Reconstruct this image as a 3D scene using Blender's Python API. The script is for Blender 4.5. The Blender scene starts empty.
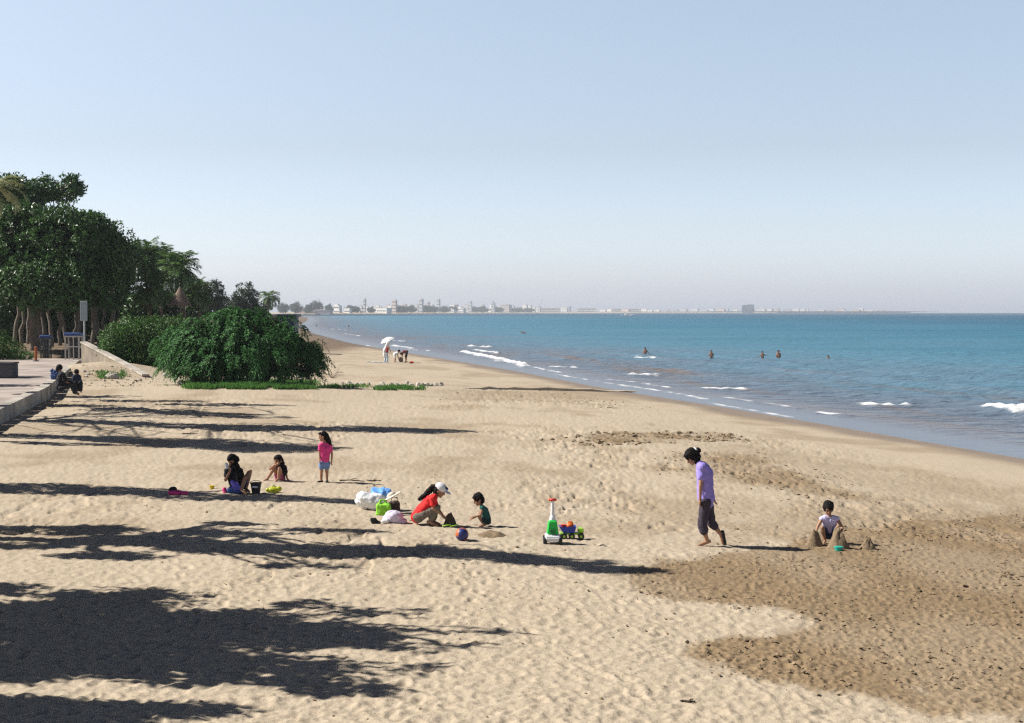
import bpy, math, random
import numpy as np
from mathutils import Vector, Matrix

S = bpy.context.scene
COL = S.collection
R = math.radians

# ------------------------------------------------------------------ camera
CAM_H, FPX, PITCH = 3.9, 1024 * 50 / 36.0, math.atan(50.0 / (1024 * 50 / 36.0))
cam_d = bpy.data.cameras.new('camera')
cam_d.lens, cam_d.sensor_width, cam_d.clip_start, cam_d.clip_end = 50, 36, 0.1, 30000
cam = bpy.data.objects.new('camera', cam_d)
COL.objects.link(cam)
cam.location = (0, 0, CAM_H)
cam.rotation_euler = (math.pi / 2 - PITCH, 0, 0)
S.camera = cam

# ------------------------------------------------------------------ light
SUN_EL, SUN_AZ = 42.0, 84.0          # azimuth: degrees from +Y towards -X
TO_SUN = Vector((-math.sin(R(SUN_AZ)) * math.cos(R(SUN_EL)), math.cos(R(SUN_AZ)) * math.cos(R(SUN_EL)), math.sin(R(SUN_EL))))
W = bpy.data.worlds.new("World")
S.world = W
W.use_nodes = True
nt = W.node_tree
bg = nt.nodes['Background']
sky = nt.nodes.new('ShaderNodeTexSky')
sky.sky_type = 'NISHITA'
sky.sun_disc = False
sky.sun_elevation, sky.sun_rotation = R(SUN_EL), R(-SUN_AZ)
sky.air_density, sky.dust_density, sky.ozone_density = 1.0, 1.0, 2.0
geo = nt.nodes.new('ShaderNodeNewGeometry')
sep = nt.nodes.new('ShaderNodeSeparateXYZ')
nt.links.new(geo.outputs['Incoming'], sep.inputs[0])
neg = nt.nodes.new('ShaderNodeMath'); neg.operation = 'MULTIPLY'; neg.inputs[1].default_value = -1
nt.links.new(sep.outputs['Z'], neg.inputs[0])
ramp = nt.nodes.new('ShaderNodeValToRGB')
els = ramp.color_ramp.elements
els[0].position, els[0].color = 0.0, (.95, 1.02, 1.50, 1)
els[1].position, els[1].color = 1.0, (0.06, 0.075, 0.12, 1)
for p_, c_ in ((0.022, (.90, .945, 1.26, 1)), (0.06, (.865, .84, .97, 1)), (0.113, (.86, .76, .765, 1)), (0.215, (1.07, .90, .78, 1)), (0.285, (.22, .22, .25, 1)), (0.42, (0.085, 0.10, 0.14, 1))):
    e_ = els.new(p_); e_.color = c_
nt.links.new(neg.outputs[0], ramp.inputs[0])
mul = nt.nodes.new('ShaderNodeMix'); mul.data_type = 'RGBA'; mul.blend_type = 'MULTIPLY'; mul.inputs[0].default_value = 1
nt.links.new(sky.outputs[0], mul.inputs[6]); nt.links.new(ramp.outputs[0], mul.inputs[7])
nt.links.new(mul.outputs[2], bg.inputs[0])
bg.inputs[1].default_value = 0.13

sl = bpy.data.lights.new('sun', 'SUN')
sl.energy, sl.angle, sl.color = 5.0, R(0.5), (1.0, 0.955, 0.875)
sun = bpy.data.objects.new('sun', sl)
COL.objects.link(sun)
sun.location = (-30, 0, 40)
sun.rotation_euler = TO_SUN.to_track_quat('Z', 'Y').to_euler()

vs = S.view_settings
vs.view_transform, vs.look, vs.exposure, vs.gamma, vs.use_curve_mapping = 'Standard', 'None', 0.68, 1.0, False
S.render.engine = 'CYCLES'
cy = S.cycles
cy.use_denoising = False
cy.use_adaptive_sampling = False
W.cycles.sampling_method = 'MANUAL'; W.cycles.sample_map_resolution = 1024
try:
    cy.denoiser = 'OPENIMAGEDENOISE'; cy.denoising_input_passes = 'RGB_ALBEDO_NORMAL'; cy.denoising_prefilter = 'ACCURATE'
except Exception:
    pass
cy.max_bounces, cy.diffuse_bounces, cy.glossy_bounces, cy.transmission_bounces, cy.volume_bounces = 6, 3, 3, 4, 0
cy.caustics_reflective = cy.caustics_refractive = False
S.render.filter_size if hasattr(S.render, 'filter_size') else None
cy.filter_width = 1.35

# ------------------------------------------------------------------ helpers
def kindof(o, kind): o['kind'] = kind; return o
def tag(o, label, cat, group=None):
    o['label'] = label; o['category'] = cat
    if group: o['group'] = group
    return o
def thing(name, label, cat, loc, group=None):
    o = bpy.data.objects.new(name, None); COL.objects.link(o)
    o.empty_display_size = 0.3
    o.location = loc
    return tag(o, label, cat, group)
def copy_tree(o, parent=None):
    c = o.copy(); COL.objects.link(c); c.parent = parent
    for ch in list(o.children):
        copy_tree(ch, c)
    return c

rng = np.random.default_rng(7)
random.seed(7)
_perm = rng.permutation(4096)
_ga = rng.random(4096) * 2 * np.pi
_gx, _gy = np.cos(_ga), np.sin(_ga)
_gv = rng.random(4096) * 2 - 1
def _h(ix, iy, sd): return _perm[(ix * 73 + _perm[(iy * 31 + sd * 917) & 4095]) & 4095]
def pn(x, y, sd=0):
    x = np.asarray(x, float); y = np.asarray(y, float)
    ix = np.floor(x).astype(np.int64); iy = np.floor(y).astype(np.int64)
    fx, fy = x - ix, y - iy
    u = fx * fx * fx * (fx * (fx * 6 - 15) + 10); v = fy * fy * fy * (fy * (fy * 6 - 15) + 10)
    def g(a, b):
        h = _h(ix + a, iy + b, sd)
        return _gx[h] * (fx - a) + _gy[h] * (fy - b)
    n0 = g(0, 0) * (1 - u) + g(1, 0) * u
    n1 = g(0, 1) * (1 - u) + g(1, 1) * u
    return (n0 * (1 - v) + n1 * v) * 1.5
def pn3(p, sc, sd=0):     # cheap 3D noise: three planar noises
    p = np.asarray(p) * sc
    return (pn(p[:, 0] + .37 * p[:, 2], p[:, 1] - .31 * p[:, 2], sd) + pn(p[:, 1] + .41 * p[:, 0], p[:, 2], sd + 1) + pn(p[:, 2] - .23 * p[:, 1], p[:, 0], sd + 2)) / 1.7
def sstep(a, b, x):
    t = np.clip((np.asarray(x, float) - a) / (b - a), 0, 1)
    return t * t * (3 - 2 * t)

def mesh_np(name, V, F, mats=(), smooth=False, midx=None, attrs=None, parent=None, loc=None):
    """V (n,3), F (m,k) array, or a list of such arrays with different k"""
    Fs = F if isinstance(F, list) else [F]
    Fs = [np.asarray(f, np.int32) for f in Fs if len(f)]
    V = np.asarray(V, np.float32)
    if loc is not None:
        V = V - np.asarray(loc, np.float32)
    me = bpy.data.meshes.new(name)
    me.vertices.add(len(V)); me.vertices.foreach_set('co', V.ravel())
    nl = sum(f.size for f in Fs); nf = sum(len(f) for f in Fs)
    me.loops.add(nl); me.loops.foreach_set('vertex_index', np.concatenate([f.ravel() for f in Fs]))
    me.polygons.add(nf)
    tot = np.concatenate([np.full(len(f), f.shape[1], np.int32) for f in Fs])
    st = np.concatenate([[0], np.cumsum(tot)[:-1]]).astype(np.int32)
    me.polygons.foreach_set('loop_start', st)
    try: me.polygons.foreach_set('loop_total', tot)
    except Exception: pass
    for m in mats: me.materials.append(m)
    if midx is not None: me.polygons.foreach_set('material_index', np.asarray(midx, np.int32))
    me.update(calc_edges=True)
    if attrs:
        for k, a in attrs.items():
            at = me.attributes.new(k, 'FLOAT', 'POINT'); at.data.foreach_set('value', np.asarray(a, np.float32))
    me.polygons.foreach_set('use_smooth', np.full(nf, bool(smooth)))
    o = bpy.data.objects.new(name, me); COL.objects.link(o)
    if loc is not None and parent is None: o.location = loc
    if parent is not None: o.parent = parent
    return o

class MB:
    """collects closed shapes in world space"""
    def __init__(s): s.V = []; s.F3 = []; s.F4 = []; s.M3 = []; s.M4 = []; s.n = 0
    def add(s, V, F, m=0):
        V = np.asarray(V, float)
        for f in F:
            if len(f) == 3: s.F3.append([i + s.n for i in f]); s.M3.append(m)
            elif len(f) == 4: s.F4.append([i + s.n for i in f]); s.M4.append(m)
            else:
                for k in range(1, len(f) - 1):
                    s.F3.append([f[0] + s.n, f[k] + s.n, f[k + 1] + s.n]); s.M3.append(m)
        s.V.append(V); s.n += len(V)
        return s
    def box(s, c, d, rz=0, m=0, taper=1.0, ty=None, bev=0.0):
        """c = centre of the bottom face, d = full sizes; taper scales the top"""
        x, y, z = d[0] / 2, d[1] / 2, d[2]
        ty = taper if ty is None else ty
        if bev > 0:
            b = min(bev, x * .9, y * .9, z * .45)
            rings = []
            for zz, ins, t in ((0, b, 0), (b, 0, b / z), (z - b, 0, 1 - b / z), (z, b, 1)):
                fx, fy = 1 + (taper - 1) * t, 1 + (ty - 1) * t
                X, Y = x * fx - ins, y * fy - ins
                q = b * .7 if ins == 0 else 0
                rings.append([(-X + q, -Y, zz), (X - q, -Y, zz), (X, -Y + q, zz), (X, Y - q, zz), (X - q, Y, zz), (-X + q, Y, zz), (-X, Y - q, zz), (-X, -Y + q, zz)])
            V = np.array(sum(rings, [])); F = []
            for r in range(3):
                for k in range(8):
                    F.append((r * 8 + k, r * 8 + (k + 1) % 8, r * 8 + 8 + (k + 1) % 8, r * 8 + 8 + k))
            F.append(tuple(range(7, -1, -1))); F.append(tuple(range(24, 32)))
        else:
            V = np.array([(-x, -y, 0), (x, -y, 0), (x, y, 0), (-x, y, 0), (-x * taper, -y * ty, z), (x * taper, -y * ty, z), (x * taper, y * ty, z), (-x * taper, y * ty, z)])
            F = [(3, 2, 1, 0), (4, 5, 6, 7), (0, 1, 5, 4), (1, 2, 6, 5), (2, 3, 7, 6), (3, 0, 4, 7)]
        c_, s_ = math.cos(rz), math.sin(rz)
        V = np.stack([V[:, 0] * c_ - V[:, 1] * s_ + c[0], V[:, 0] * s_ + V[:, 1] * c_ + c[1], V[:, 2] + c[2]], 1)
        return s.add(V, F, m)
    def ell(s, c, r, rot=None, n=10, m=0):
        """ellipsoid; r = 3 radii, rot = Matrix 3x3"""
        V = [(0, 0, -1)]; nu = n * 2
        for i in range(1, n):
            a = -math.pi / 2 + math.pi * i / n
            for j in range(nu):
                b = 2 * math.pi * j / nu
                V.append((math.cos(a) * math.cos(b), math.cos(a) * math.sin(b), math.sin(a)))
        V.append((0, 0, 1)); F = []
        for j in range(nu): F.append((0, 1 + (j + 1) % nu, 1 + j))
        for i in range(n - 2):
            for j in range(nu):
                a = 1 + i * nu
                F.append((a + j, a + (j + 1) % nu, a + nu + (j + 1) % nu, a + nu + j))
        a = 1 + (n - 2) * nu
        for j in range(nu): F.append((a + j, a + (j + 1) % nu, len(V) - 1))
        V = np.array(V) * np.array(r if hasattr(r, '__len__') else (r, r, r))
        if rot is not None: V = V @ np.array(rot).T
        return s.add(V + np.array(c), F, m)
    def tube(s, pts, rad, n=8, m=0, caps=True):
        pts = [np.array(p, float) for p in pts]
        if not hasattr(rad, '__len__'): rad = [rad] * len(pts)
        V = []; F = []; up = None
        for i, p in enumerate(pts):
            t = pts[min(i + 1, len(pts) - 1)] - pts[max(i - 1, 0)]
            t = t / (np.linalg.norm(t) + 1e-9)
            if up is None:
                up = np.array((0, 0, 1.0)) if abs(t[2]) < .9 else np.array((1.0, 0, 0))
            a = np.cross(t, up); a /= np.linalg.norm(a) + 1e-9
            b = np.cross(t, a); up = -b
            up = np.cross(a, t)
            for k in range(n):
                th = 2 * math.pi * k / n
                V.append(p + rad[i] * (math.cos(th) * a + math.sin(th) * np.cross(a, t)))
        for i in range(len(pts) - 1):
            for k in range(n):
                F.append((i * n + k, i * n + (k + 1) % n, (i + 1) * n + (k + 1) % n, (i + 1) * n + k))
        if caps:
            F.append(tuple(range(n - 1, -1, -1))); F.append(tuple(range((len(pts) - 1) * n, len(pts) * n)))
        return s.add(V, F, m)
    def cap(s, a, b, ra, rb, n=12, m=0):
        """rounded cone"""
        a = np.array(a, float); b = np.array(b, float)
        s.ell(a, ra, n=max(5, n // 2), m=m); s.ell(b, rb, n=max(5, n // 2), m=m)
        if np.linalg.norm(b - a) > 1e-5: s.tube([a, b], [ra, rb], n, m)
        return s
    def lathe(s, c, prof, n=16, m=0, rot=None):
        V = []; F = []
        for r, z in prof:
            for k in range(n):
                th = 2 * math.pi * k / n
                V.append((r * math.cos(th), r * math.sin(th), z))
        for i in range(len(prof) - 1):
            for k in range(n): F.append((i * n + k, i * n + (k + 1) % n, (i + 1) * n + (k + 1) % n, (i + 1) * n + k))
        F.append(tuple(range(n - 1, -1, -1))); F.append(tuple(range((len(prof) - 1) * n, len(prof) * n)))
        V = np.array(V)
        if rot is not None: V = V @ np.array(rot).T
        return s.add(V + np.array(c), F, m)
    def prism(s, poly, z0, z1, m=0):
        n = len(poly)
        z0 = [z0] * n if not hasattr(z0, '__len__') else z0
        z1 = [z1] * n if not hasattr(z1, '__len__') else z1
        V = [(p[0], p[1], z) for p, z in zip(poly, z0)] + [(p[0], p[1], z) for p, z in zip(poly, z1)]
        F = [tuple(range(n - 1, -1, -1)), tuple(range(n, 2 * n))] + [(k, (k + 1) % n, n + (k + 1) % n, n + k) for k in range(n)]
        return s.add(V, F, m)
    def arrays(s):
        V = np.concatenate(s.V); Fs = []; M = []
        if s.F4: Fs.append(np.array(s.F4)); M += s.M4
        if s.F3: Fs.append(np.array(s.F3)); M += s.M3
        return V, Fs, M
    def build(s, name, mats, parent=None, loc=None, smooth=False):
        V, Fs, M = s.arrays()
        if not isinstance(mats, (list, tuple)): mats = [mats]
        if parent is not None and loc is None: loc = world_loc(parent)
        return mesh_np(name, V, Fs, mats, smooth, M, parent=parent, loc=loc)
def world_loc(o):
    v = Vector((0, 0, 0))
    while o is not None: v += o.location; o = o.parent
    return v
def remesh(mb, name, mats, voxel, parent=None, loc=None, smooth_it=3, noise=0.0, nsc=12.0, paint=None, flat_z=None, ridge=0.0):
    """one continuous skin over overlapping shapes"""
    V, Fs, M = mb.arrays()
    tmp = mesh_np('tmp', V, Fs)
    md = tmp.modifiers.new('r', 'REMESH'); md.mode = 'VOXEL'; md.voxel_size = voxel; md.adaptivity = 0
    if smooth_it:
        sm = tmp.modifiers.new('s', 'SMOOTH'); sm.factor = 0.5; sm.iterations = smooth_it
    dg = bpy.context.evaluated_depsgraph_get()
    me = bpy.data.meshes.new_from_object(tmp.evaluated_get(dg))
    old = tmp.data; bpy.data.objects.remove(tmp); bpy.data.meshes.remove(old)
    n = len(me.vertices); co = np.empty(n * 3, np.float32); me.vertices.foreach_get('co', co); co = co.reshape(-1, 3)
    if noise > 0:
        no = np.empty(n * 3, np.float32); me.vertices.foreach_get('normal', no); no = no.reshape(-1, 3)
        co = co + no * (noise * pn3(co, nsc, 3) + noise * .5 * pn3(co, nsc * 2.3, 6))[:, None]
    if ridge > 0:
        no = np.empty(n * 3, np.float32); me.vertices.foreach_get('normal', no); no = no.reshape(-1, 3)
        w_ = co + .03 * np.stack([pn3(co, 9, 30), pn3(co, 9, 33), pn3(co, 9, 36)], 1)
        co = co + no * (ridge * (.55 - 2.2 * np.abs(pn3(w_ * np.array((1.3, .8, .8)), nsc * .5, 40))) + ridge * .35 * (.5 - 2 * np.abs(pn3(w_ * np.array((.7, 1, 1.4)), nsc * 1.2, 43))))[:, None]
    if flat_z is not None: co[:, 2] = np.maximum(co[:, 2], flat_z)
    if parent is not None and loc is None: loc = world_loc(parent)
    loc = Vector(loc) if loc is not None else Vector((0, 0, 0))
    co2 = co - np.array(loc, np.float32)
    me.vertices.foreach_set('co', co2.astype(np.float32).ravel())
    me.name = name
    me.materials.clear()
    mats = mats if isinstance(mats, (list, tuple)) else [mats]
    for m in mats: me.materials.append(m)
    np_ = len(me.polygons)
    me.polygons.foreach_set('use_smooth', np.ones(np_, bool))
    if paint:
        c = np.empty(np_ * 3, np.float32); me.polygons.foreach_get('center', c); c = c.reshape(-1, 3) + np.array(loc, np.float32)
        mi = np.zeros(np_, np.int32)
        for (p, r, idx) in paint:
            d = (c - np.array(p)) / np.array(r if hasattr(r, '__len__') else (r, r, r))
            mi[(d * d).sum(1) < 1] = idx
        me.polygons.foreach_set('material_index', mi)
    me.update()
    o = bpy.data.objects.new(name, me); COL.objects.link(o)
    if parent is not None: o.parent = parent
    else: o.location = loc
    return o

# ------------------------------------------------------------------ materials
def _n(t, ty, **kw):
    n = t.nodes.new(ty)
    for k, v in kw.items(): setattr(n, k, v)
    return n
_mc = {}
def mat(name, col, rough=0.7, var=0.12, sc=6.0, bump=0.0, bsc=40.0, spec=0.35, metal=0.0, island=False, trans=0.0, rnd=0.0):
    if name in _mc: return _mc[name]
    m = bpy.data.materials.new(name); m.use_nodes = True
    t = m.node_tree; b = t.nodes['Principled BSDF']; L = t.links.new
    b.inputs['Roughness'].default_value = rough; b.inputs['Metallic'].default_value = metal
    b.inputs['Specular IOR Level'].default_value = spec
    tc = _n(t, 'ShaderNodeTexCoord')
    nz = _n(t, 'ShaderNodeTexNoise'); nz.inputs['Scale'].default_value = sc; nz.inputs['Detail'].default_value = 5; nz.inputs['Roughness'].default_value = .6
    L(tc.outputs['Object'], nz.inputs['Vector'])
    cr = _n(t, 'ShaderNodeValToRGB')
    lo = tuple(max(0, c * (1 - var)) for c in col) + (1,); hi = tuple(min(1, c * (1 + var)) for c in col) + (1,)
    cr.color_ramp.elements[0].position = .3; cr.color_ramp.elements[1].position = .7
    cr.color_ramp.elements[0].color = lo; cr.color_ramp.elements[1].color = hi
    src = nz.outputs['Fac']
    if island:
        g = _n(t, 'ShaderNodeNewGeometry')
        mx = _n(t, 'ShaderNodeMath', operation='MULTIPLY_ADD'); mx.inputs[1].default_value = .75
        ml = _n(t, 'ShaderNodeMath', operation='MULTIPLY'); ml.inputs[1].default_value = .35
        L(nz.outputs['Fac'], ml.inputs[0]); L(g.outputs['Random Per Island'], mx.inputs[0]); L(ml.outputs[0], mx.inputs[2])
        src = mx.outputs[0]
        cr.color_ramp.elements[0].position = .1; cr.color_ramp.elements[1].position = 1.0
    L(src, cr.inputs['Fac'])
    out = cr.outputs['Color']
    if rnd > 0:
        oi = _n(t, 'ShaderNodeObjectInfo'); hs = _n(t, 'ShaderNodeHueSaturation')
        mr = _n(t, 'ShaderNodeMapRange'); mr.inputs['To Min'].default_value = 1 - rnd; mr.inputs['To Max'].default_value = 1 + rnd
        L(oi.outputs['Random'], mr.inputs['Value']); L(mr.outputs[0], hs.inputs['Value']); L(out, hs.inputs['Color']); out = hs.outputs['Color']
    L(out, b.inputs['Base Color'])
    if bump > 0:
        n2 = _n(t, 'ShaderNodeTexNoise'); n2.inputs['Scale'].default_value = bsc; n2.inputs['Detail'].default_value = 4
        L(tc.outputs['Object'], n2.inputs['Vector'])
        bp = _n(t, 'ShaderNodeBump'); bp.inputs['Strength'].default_value = bump; bp.inputs['Distance'].default_value = 1.0 / bsc
        L(n2.outputs['Fac'], bp.inputs['Height']); L(bp.outputs[0], b.inputs['Normal'])
    if trans > 0:
        tr = _n(t, 'ShaderNodeBsdfTranslucent'); mx = _n(t, 'ShaderNodeMixShader'); mx.inputs[0].default_value = trans
        L(out, tr.inputs['Color']); L(b.outputs[0], mx.inputs[1]); L(tr.outputs[0], mx.inputs[2])
        L(mx.outputs[0], t.nodes['Material Output'].inputs['Surface'])
    _mc[name] = m
    return m

SKIN = mat('skin', (.36, .19, .115), .55, .08, 9)
EYE = mat('eye_dark', (.02, .015, .012), .2, .02)
LIP = mat('lips', (.32, .11, .09), .5, .05)
HAIR = mat('black_hair', (.010, .008, .008), .75, .3, 60, .6, 160, spec=.12)
BARK = mat('bark', (.16, .125, .095), .9, .3, 3.0, .8, 14)
PALEBARK = mat('pale_bark', (.15, .125, .10), .9, .3, 3.0, .6, 14, rnd=.25)
def leafmat(name, col, var=.55, trans=.22, rough=.5, spec=.35): return mat(name, col, rough, var, .8, island=True, trans=trans, spec=spec)
ALMOND = leafmat('broad_leaves', (.062, .135, .030), trans=.16, spec=.5, rough=.42)
PALM = leafmat('palm_leaves', (.12, .21, .065), rough=.4)
BUSHM = leafmat('feathery_leaves', (.058, .165, .044), var=.7, spec=.15)
HEDGE = leafmat('hedge_leaves', (.065, .15, .026))
GREYTREE = leafmat('grey_green_leaves', (.055, .075, .045))
GRASSM = leafmat('grass_blades', (.10, .24, .045))
# ------------------------------------------------------------------ lie of the land
SEA = -1.2
_ty = np.linspace(-60, 1900, 3921)
_tx = np.interp(_ty, [-60, 0, 20, 49, 79, 92, 122, 169, 227, 330, 500, 800, 1200, 1730, 1900], [39, 27.8, 24, 17.8, 10.5, 6.6, 0.3, -11.3, -25.5, -46, -75, -115, -172, -258, -290])
_k = np.hanning(61); _k /= _k.sum()
_tx = np.convolve(np.pad(_tx, 30, mode='reflect', reflect_type='odd'), _k, 'valid')
def shore_x(y): return np.interp(y, _ty, _tx)
def inland(x, y):
    sx = shore_x(y); d = (shore_x(np.asarray(y) + 2) - shore_x(np.asarray(y) - 2)) / 4.0
    return (sx - x) / np.sqrt(1 + d * d)
EDGE = [(-13.6, 30.0), (-17.5, 48.5), (-20.6, 63.0), (-29.8, 98.0)]        # outer edge of the terrace kerb
TERR_Z, TERR_BACK = 0.5, 103.5
def edge_x(y): return np.interp(y, [p[1] for p in EDGE], [p[0] for p in EDGE])
def smooth_z(x, y):
    x = np.asarray(x, float); y = np.asarray(y, float)
    s = inland(x, y)
    z = np.interp(s, [-300, -60, -8, 0, 6, 14, 24, 36, 55, 90, 200], [-4, -3.2, -1.75, SEA, -.88, -.5, -.17, .04, .2, .35, .8])
    z = z + .80 * np.exp(-(((x + 25.2) / 3.4) ** 2 + ((y - 88.5) / 6.5) ** 2))
    z = z + .9 * sstep(100, 116, y) * sstep(-16, -26, x) * sstep(12, 26, s)
    z = z + .25 * np.exp(-(((x + 13) / 6) ** 2 + ((y - 73) / 5) ** 2))
    inside = sstep(.1, .8, edge_x(y) - x) * sstep(104.5, 103, y) * sstep(26, 30, y)
    z = z * (1 - inside) + np.minimum(z, .05) * inside
    return z
def lumps(x, y):
    return .018 * pn(x / 1.7, y / 1.7, 11) + .006 * pn(x / .62, y / .62, 12) + .10 * pn(x / 9.0, y / 9.0, 13) * sstep(2, 10, inland(x, y))
def ground_z(x, y): return smooth_z(x, y) + lumps(x, y) * sstep(-1, 4, inland(x, y))

RGT, FWD, UPV = np.array((1, 0, 0.)), np.array((0, math.cos(PITCH), -math.sin(PITCH))), np.array((0, math.sin(PITCH), math.cos(PITCH)))
CAMP = np.array((0, 0, CAM_H))
def ray(px, py):
    return FWD + (px - 512) / FPX * RGT + (361.5 - py) / FPX * UPV
def at(px, py):
    """the spot on the sand a sight line of the photograph meets"""
    d = ray(px, py); t = np.geomspace(4, 900, 6000)
    P = CAMP + t[:, None] * d
    g = ground_z(P[:, 0], P[:, 1])
    i = int(np.argmax(P[:, 2] < g))
    if P[i, 2] >= g[i]: i = len(t) - 1
    a, b = P[max(i - 1, 0)], P[i]
    ga, gb = a[2] - g[max(i - 1, 0)], b[2] - g[i]
    q = a + (b - a) * (ga / (ga - gb + 1e-12))
    return Vector((q[0], q[1], float(ground_z(q[0], q[1]))))
def at_z(px, py, z):
    d = ray(px, py); t = (z - CAM_H) / d[2]
    return Vector(CAMP + t * d)
def at_y(px, py, y):
    d = ray(px, py); return Vector(CAMP + d * (y / d[1]))

def poly_sd(poly, x, y):
    """signed distance to polygon, positive inside"""
    p = np.array([(v[0], v[1]) for v in poly]); d2 = np.full(x.shape, 1e18); ins = np.zeros(x.shape, bool)
    for i in range(len(p)):
        a, b = p[i - 1], p[i]
        e = b - a; wx, wy = x - a[0], y - a[1]
        t = np.clip((wx * e[0] + wy * e[1]) / (e @ e + 1e-12), 0, 1)
        d2 = np.minimum(d2, (wx - e[0] * t) ** 2 + (wy - e[1] * t) ** 2)
        c = ((a[1] > y) != (b[1] > y)) & (x < e[0] * (y - a[1]) / (e[1] + 1e-12) + a[0])
        ins ^= c
    return np.where(ins, 1, -1) * np.sqrt(d2)

# ---- the sand: one sheet
rr = [6.0]
while rr[-1] < 420: rr.append(rr[-1] + rr[-1] ** 2 / 5545 / 1.25)
while rr[-1] < 6300: rr.append(rr[-1] * 1.05)
rr = np.array(rr)
aa = np.concatenate([np.linspace(-60, -22, 300, endpoint=False), np.linspace(-22, 22, 960, endpoint=False), np.linspace(22, 60, 200)]) * math.pi / 180
RR, AA = np.meshgrid(rr, aa, indexing='ij')
GX, GY = RR * np.sin(AA), RR * np.cos(AA)
SI = inland(GX, GY)
GZ = ground_z(GX, GY)
near = sstep(120, 60, RR)
A_ = [(619, 581), (650, 569), (690, 560), (715, 552), (745, 549), (800, 538), (850, 527), (930, 520), (1024, 514), (1300, 505), (1300, 760), (1024, 719), (942, 712), (892, 697), (792, 689), (747, 682), (702, 667), (682, 656), (712, 641), (760, 633), (810, 624), (777, 617), (712, 607), (640, 598)]
B_ = [(690, 452), (745, 452), (800, 468), (850, 482), (900, 500), (840, 506), (780, 492), (700, 482), (650, 470)]
C_ = [(540, 441), (600, 433), (735, 433), (742, 441), (600, 447)]
D_ = [(430, 389), (600, 388), (690, 394), (640, 402), (440, 398)]
E_ = [(716, 545), (735, 508), (800, 497), (880, 502), (960, 507), (1120, 500), (1120, 535), (860, 545)]
warp = .55 * pn(GX / 1.6, GY / 3.0, 21) + .3 * pn(GX / .5, GY / .9, 22) + .12 * pn(GX / .16, GY / .3, 23)
damp = np.zeros_like(GX)
for P_, amt, soft in ((A_, 1.0, .3), (B_, .9, 1.8), ([(690, 440), (780, 446), (900, 470), (1060, 490), (1060, 512), (880, 500), (760, 472)], .42, 3.0), (C_, 1.0, 1.2), (D_, .55, 3.0), (E_, .6, 1.4)):
    sd = poly_sd([at(*p) for p in P_], GX, GY)
    damp = np.maximum(damp, amt * sstep(-soft * .5, soft, sd + warp * (1 if P_ is A_ else 2)))
blot = sstep(.05, .55, pn(GX / 4.5, GY / 7.0, 24) + .45 * pn(GX / 1.3, GY / 1.9, 25)) * sstep(70, 36, SI) * .45 * sstep(16, 30, RR)
damp = np.maximum(damp, blot)
damp *= .75 + .25 * sstep(-.4, .3, pn(GX / 2.2, GY / 3.2, 26))
churn = np.zeros_like(GX)
for P_, soft in ((B_, 2.0), (C_, 1.2), ([(440, 388), (600, 386), (740, 398), (640, 410), (440, 402)], 3.0), ([(520, 484), (610, 476), (660, 500), (560, 520), (500, 505)], 1.5)):
    churn = np.maximum(churn, sstep(-soft * .4, soft, poly_sd([at(*p) for p in P_], GX, GY) + warp * 2))
churn = np.maximum(churn, .8 * sstep(.1, .5, pn(GX / 5.5, GY / 11, 36) + .3 * pn(GX / 1.6, GY / 3, 37)) * sstep(4, 9, SI)) * sstep(18, 26, RR)
clods = sstep(.22, .5, pn(GX / .42, GY / .8, 38) + .5 * pn(GX / .17, GY / .5, 39)) * churn
damp = np.maximum(damp, .35 * churn * sstep(-.1, .4, pn(GX / 1.1, GY / 2.4, 28)))
wet = sstep(3.2, .9, SI + 1.2 * pn(GX / 7, GY / 7, 27))
# trampling: pits with raised rims, and clods in the dug-over damp sand
fine = .0055 * pn(GX / .24, GY / .34, 31) + .0058 * pn(GX / .11, GY / .17, 32) + .0022 * pn(GX / .05, GY / .09, 29)
rough = .008 * pn(GX / .10, GY / .15, 33) - .016 * sstep(.15, .5, pn(GX / .9, GY / .9, 35) + .35) * np.clip(pn(GX / .15, GY / .2, 34), 0, 1)
mid = sstep(20, 34, RR)
GZ = GZ + near * sstep(3, 8, SI) * (fine * (1 - .2 * damp) + rough * damp * 1.4 + mid * (.016 * pn(GX / .33, GY / .8, 61) + .014 * pn(GX / .13, GY / .45, 62)) * (.6 + .9 * churn) - .06 * clods)
crng = np.random.default_rng(9)
DA = damp * near
frng = np.random.default_rng(5)
N_FP = 32000
fr = 1 / (1 / 120 + (1 / 11.0 - 1 / 120) * frng.random(N_FP)); fa = (frng.random(N_FP) * 52 - 26) * math.pi / 180
ft, fl, fw = frng.random(N_FP) * 6.283, frng.uniform(.08, .15, N_FP), frng.uniform(.045, .085, N_FP)
fd = frng.uniform(.003, .011, N_FP) * (.55 + .45 * sstep(13, 24, fr))
TX, TY, TT = [], [], []
for k in range(34):                      # people walking along and across the beach
    y = 13 + 50 * frng.random() ** 1.5; x = frng.uniform(-.35, .42) * y; h = frng.choice([1.75, -1.35, .15, 3.0]) + frng.normal() * .35
    for i in range(int(frng.integers(18, 46))):
        h += frng.normal() * .05; x += math.cos(h) * .62; y += math.sin(h) * .62
        if y < 11: break
        sgn = 1 if i % 2 else -1
        TX.append(x - math.sin(h) * .10 * sgn); TY.append(y + math.cos(h) * .10 * sgn); TT.append(h)
TX, TY, TT = np.array(TX), np.array(TY), np.array(TT); m_ = len(TX)
fr = np.concatenate([fr, np.hypot(TX, TY)]); fa = np.concatenate([fa, np.arctan2(TX, TY)]); ft = np.concatenate([ft, TT])
fl = np.concatenate([fl, np.full(m_, .14)]); fw = np.concatenate([fw, np.full(m_, .055)]); fd = np.concatenate([fd, frng.uniform(.016, .026, m_)])
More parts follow.
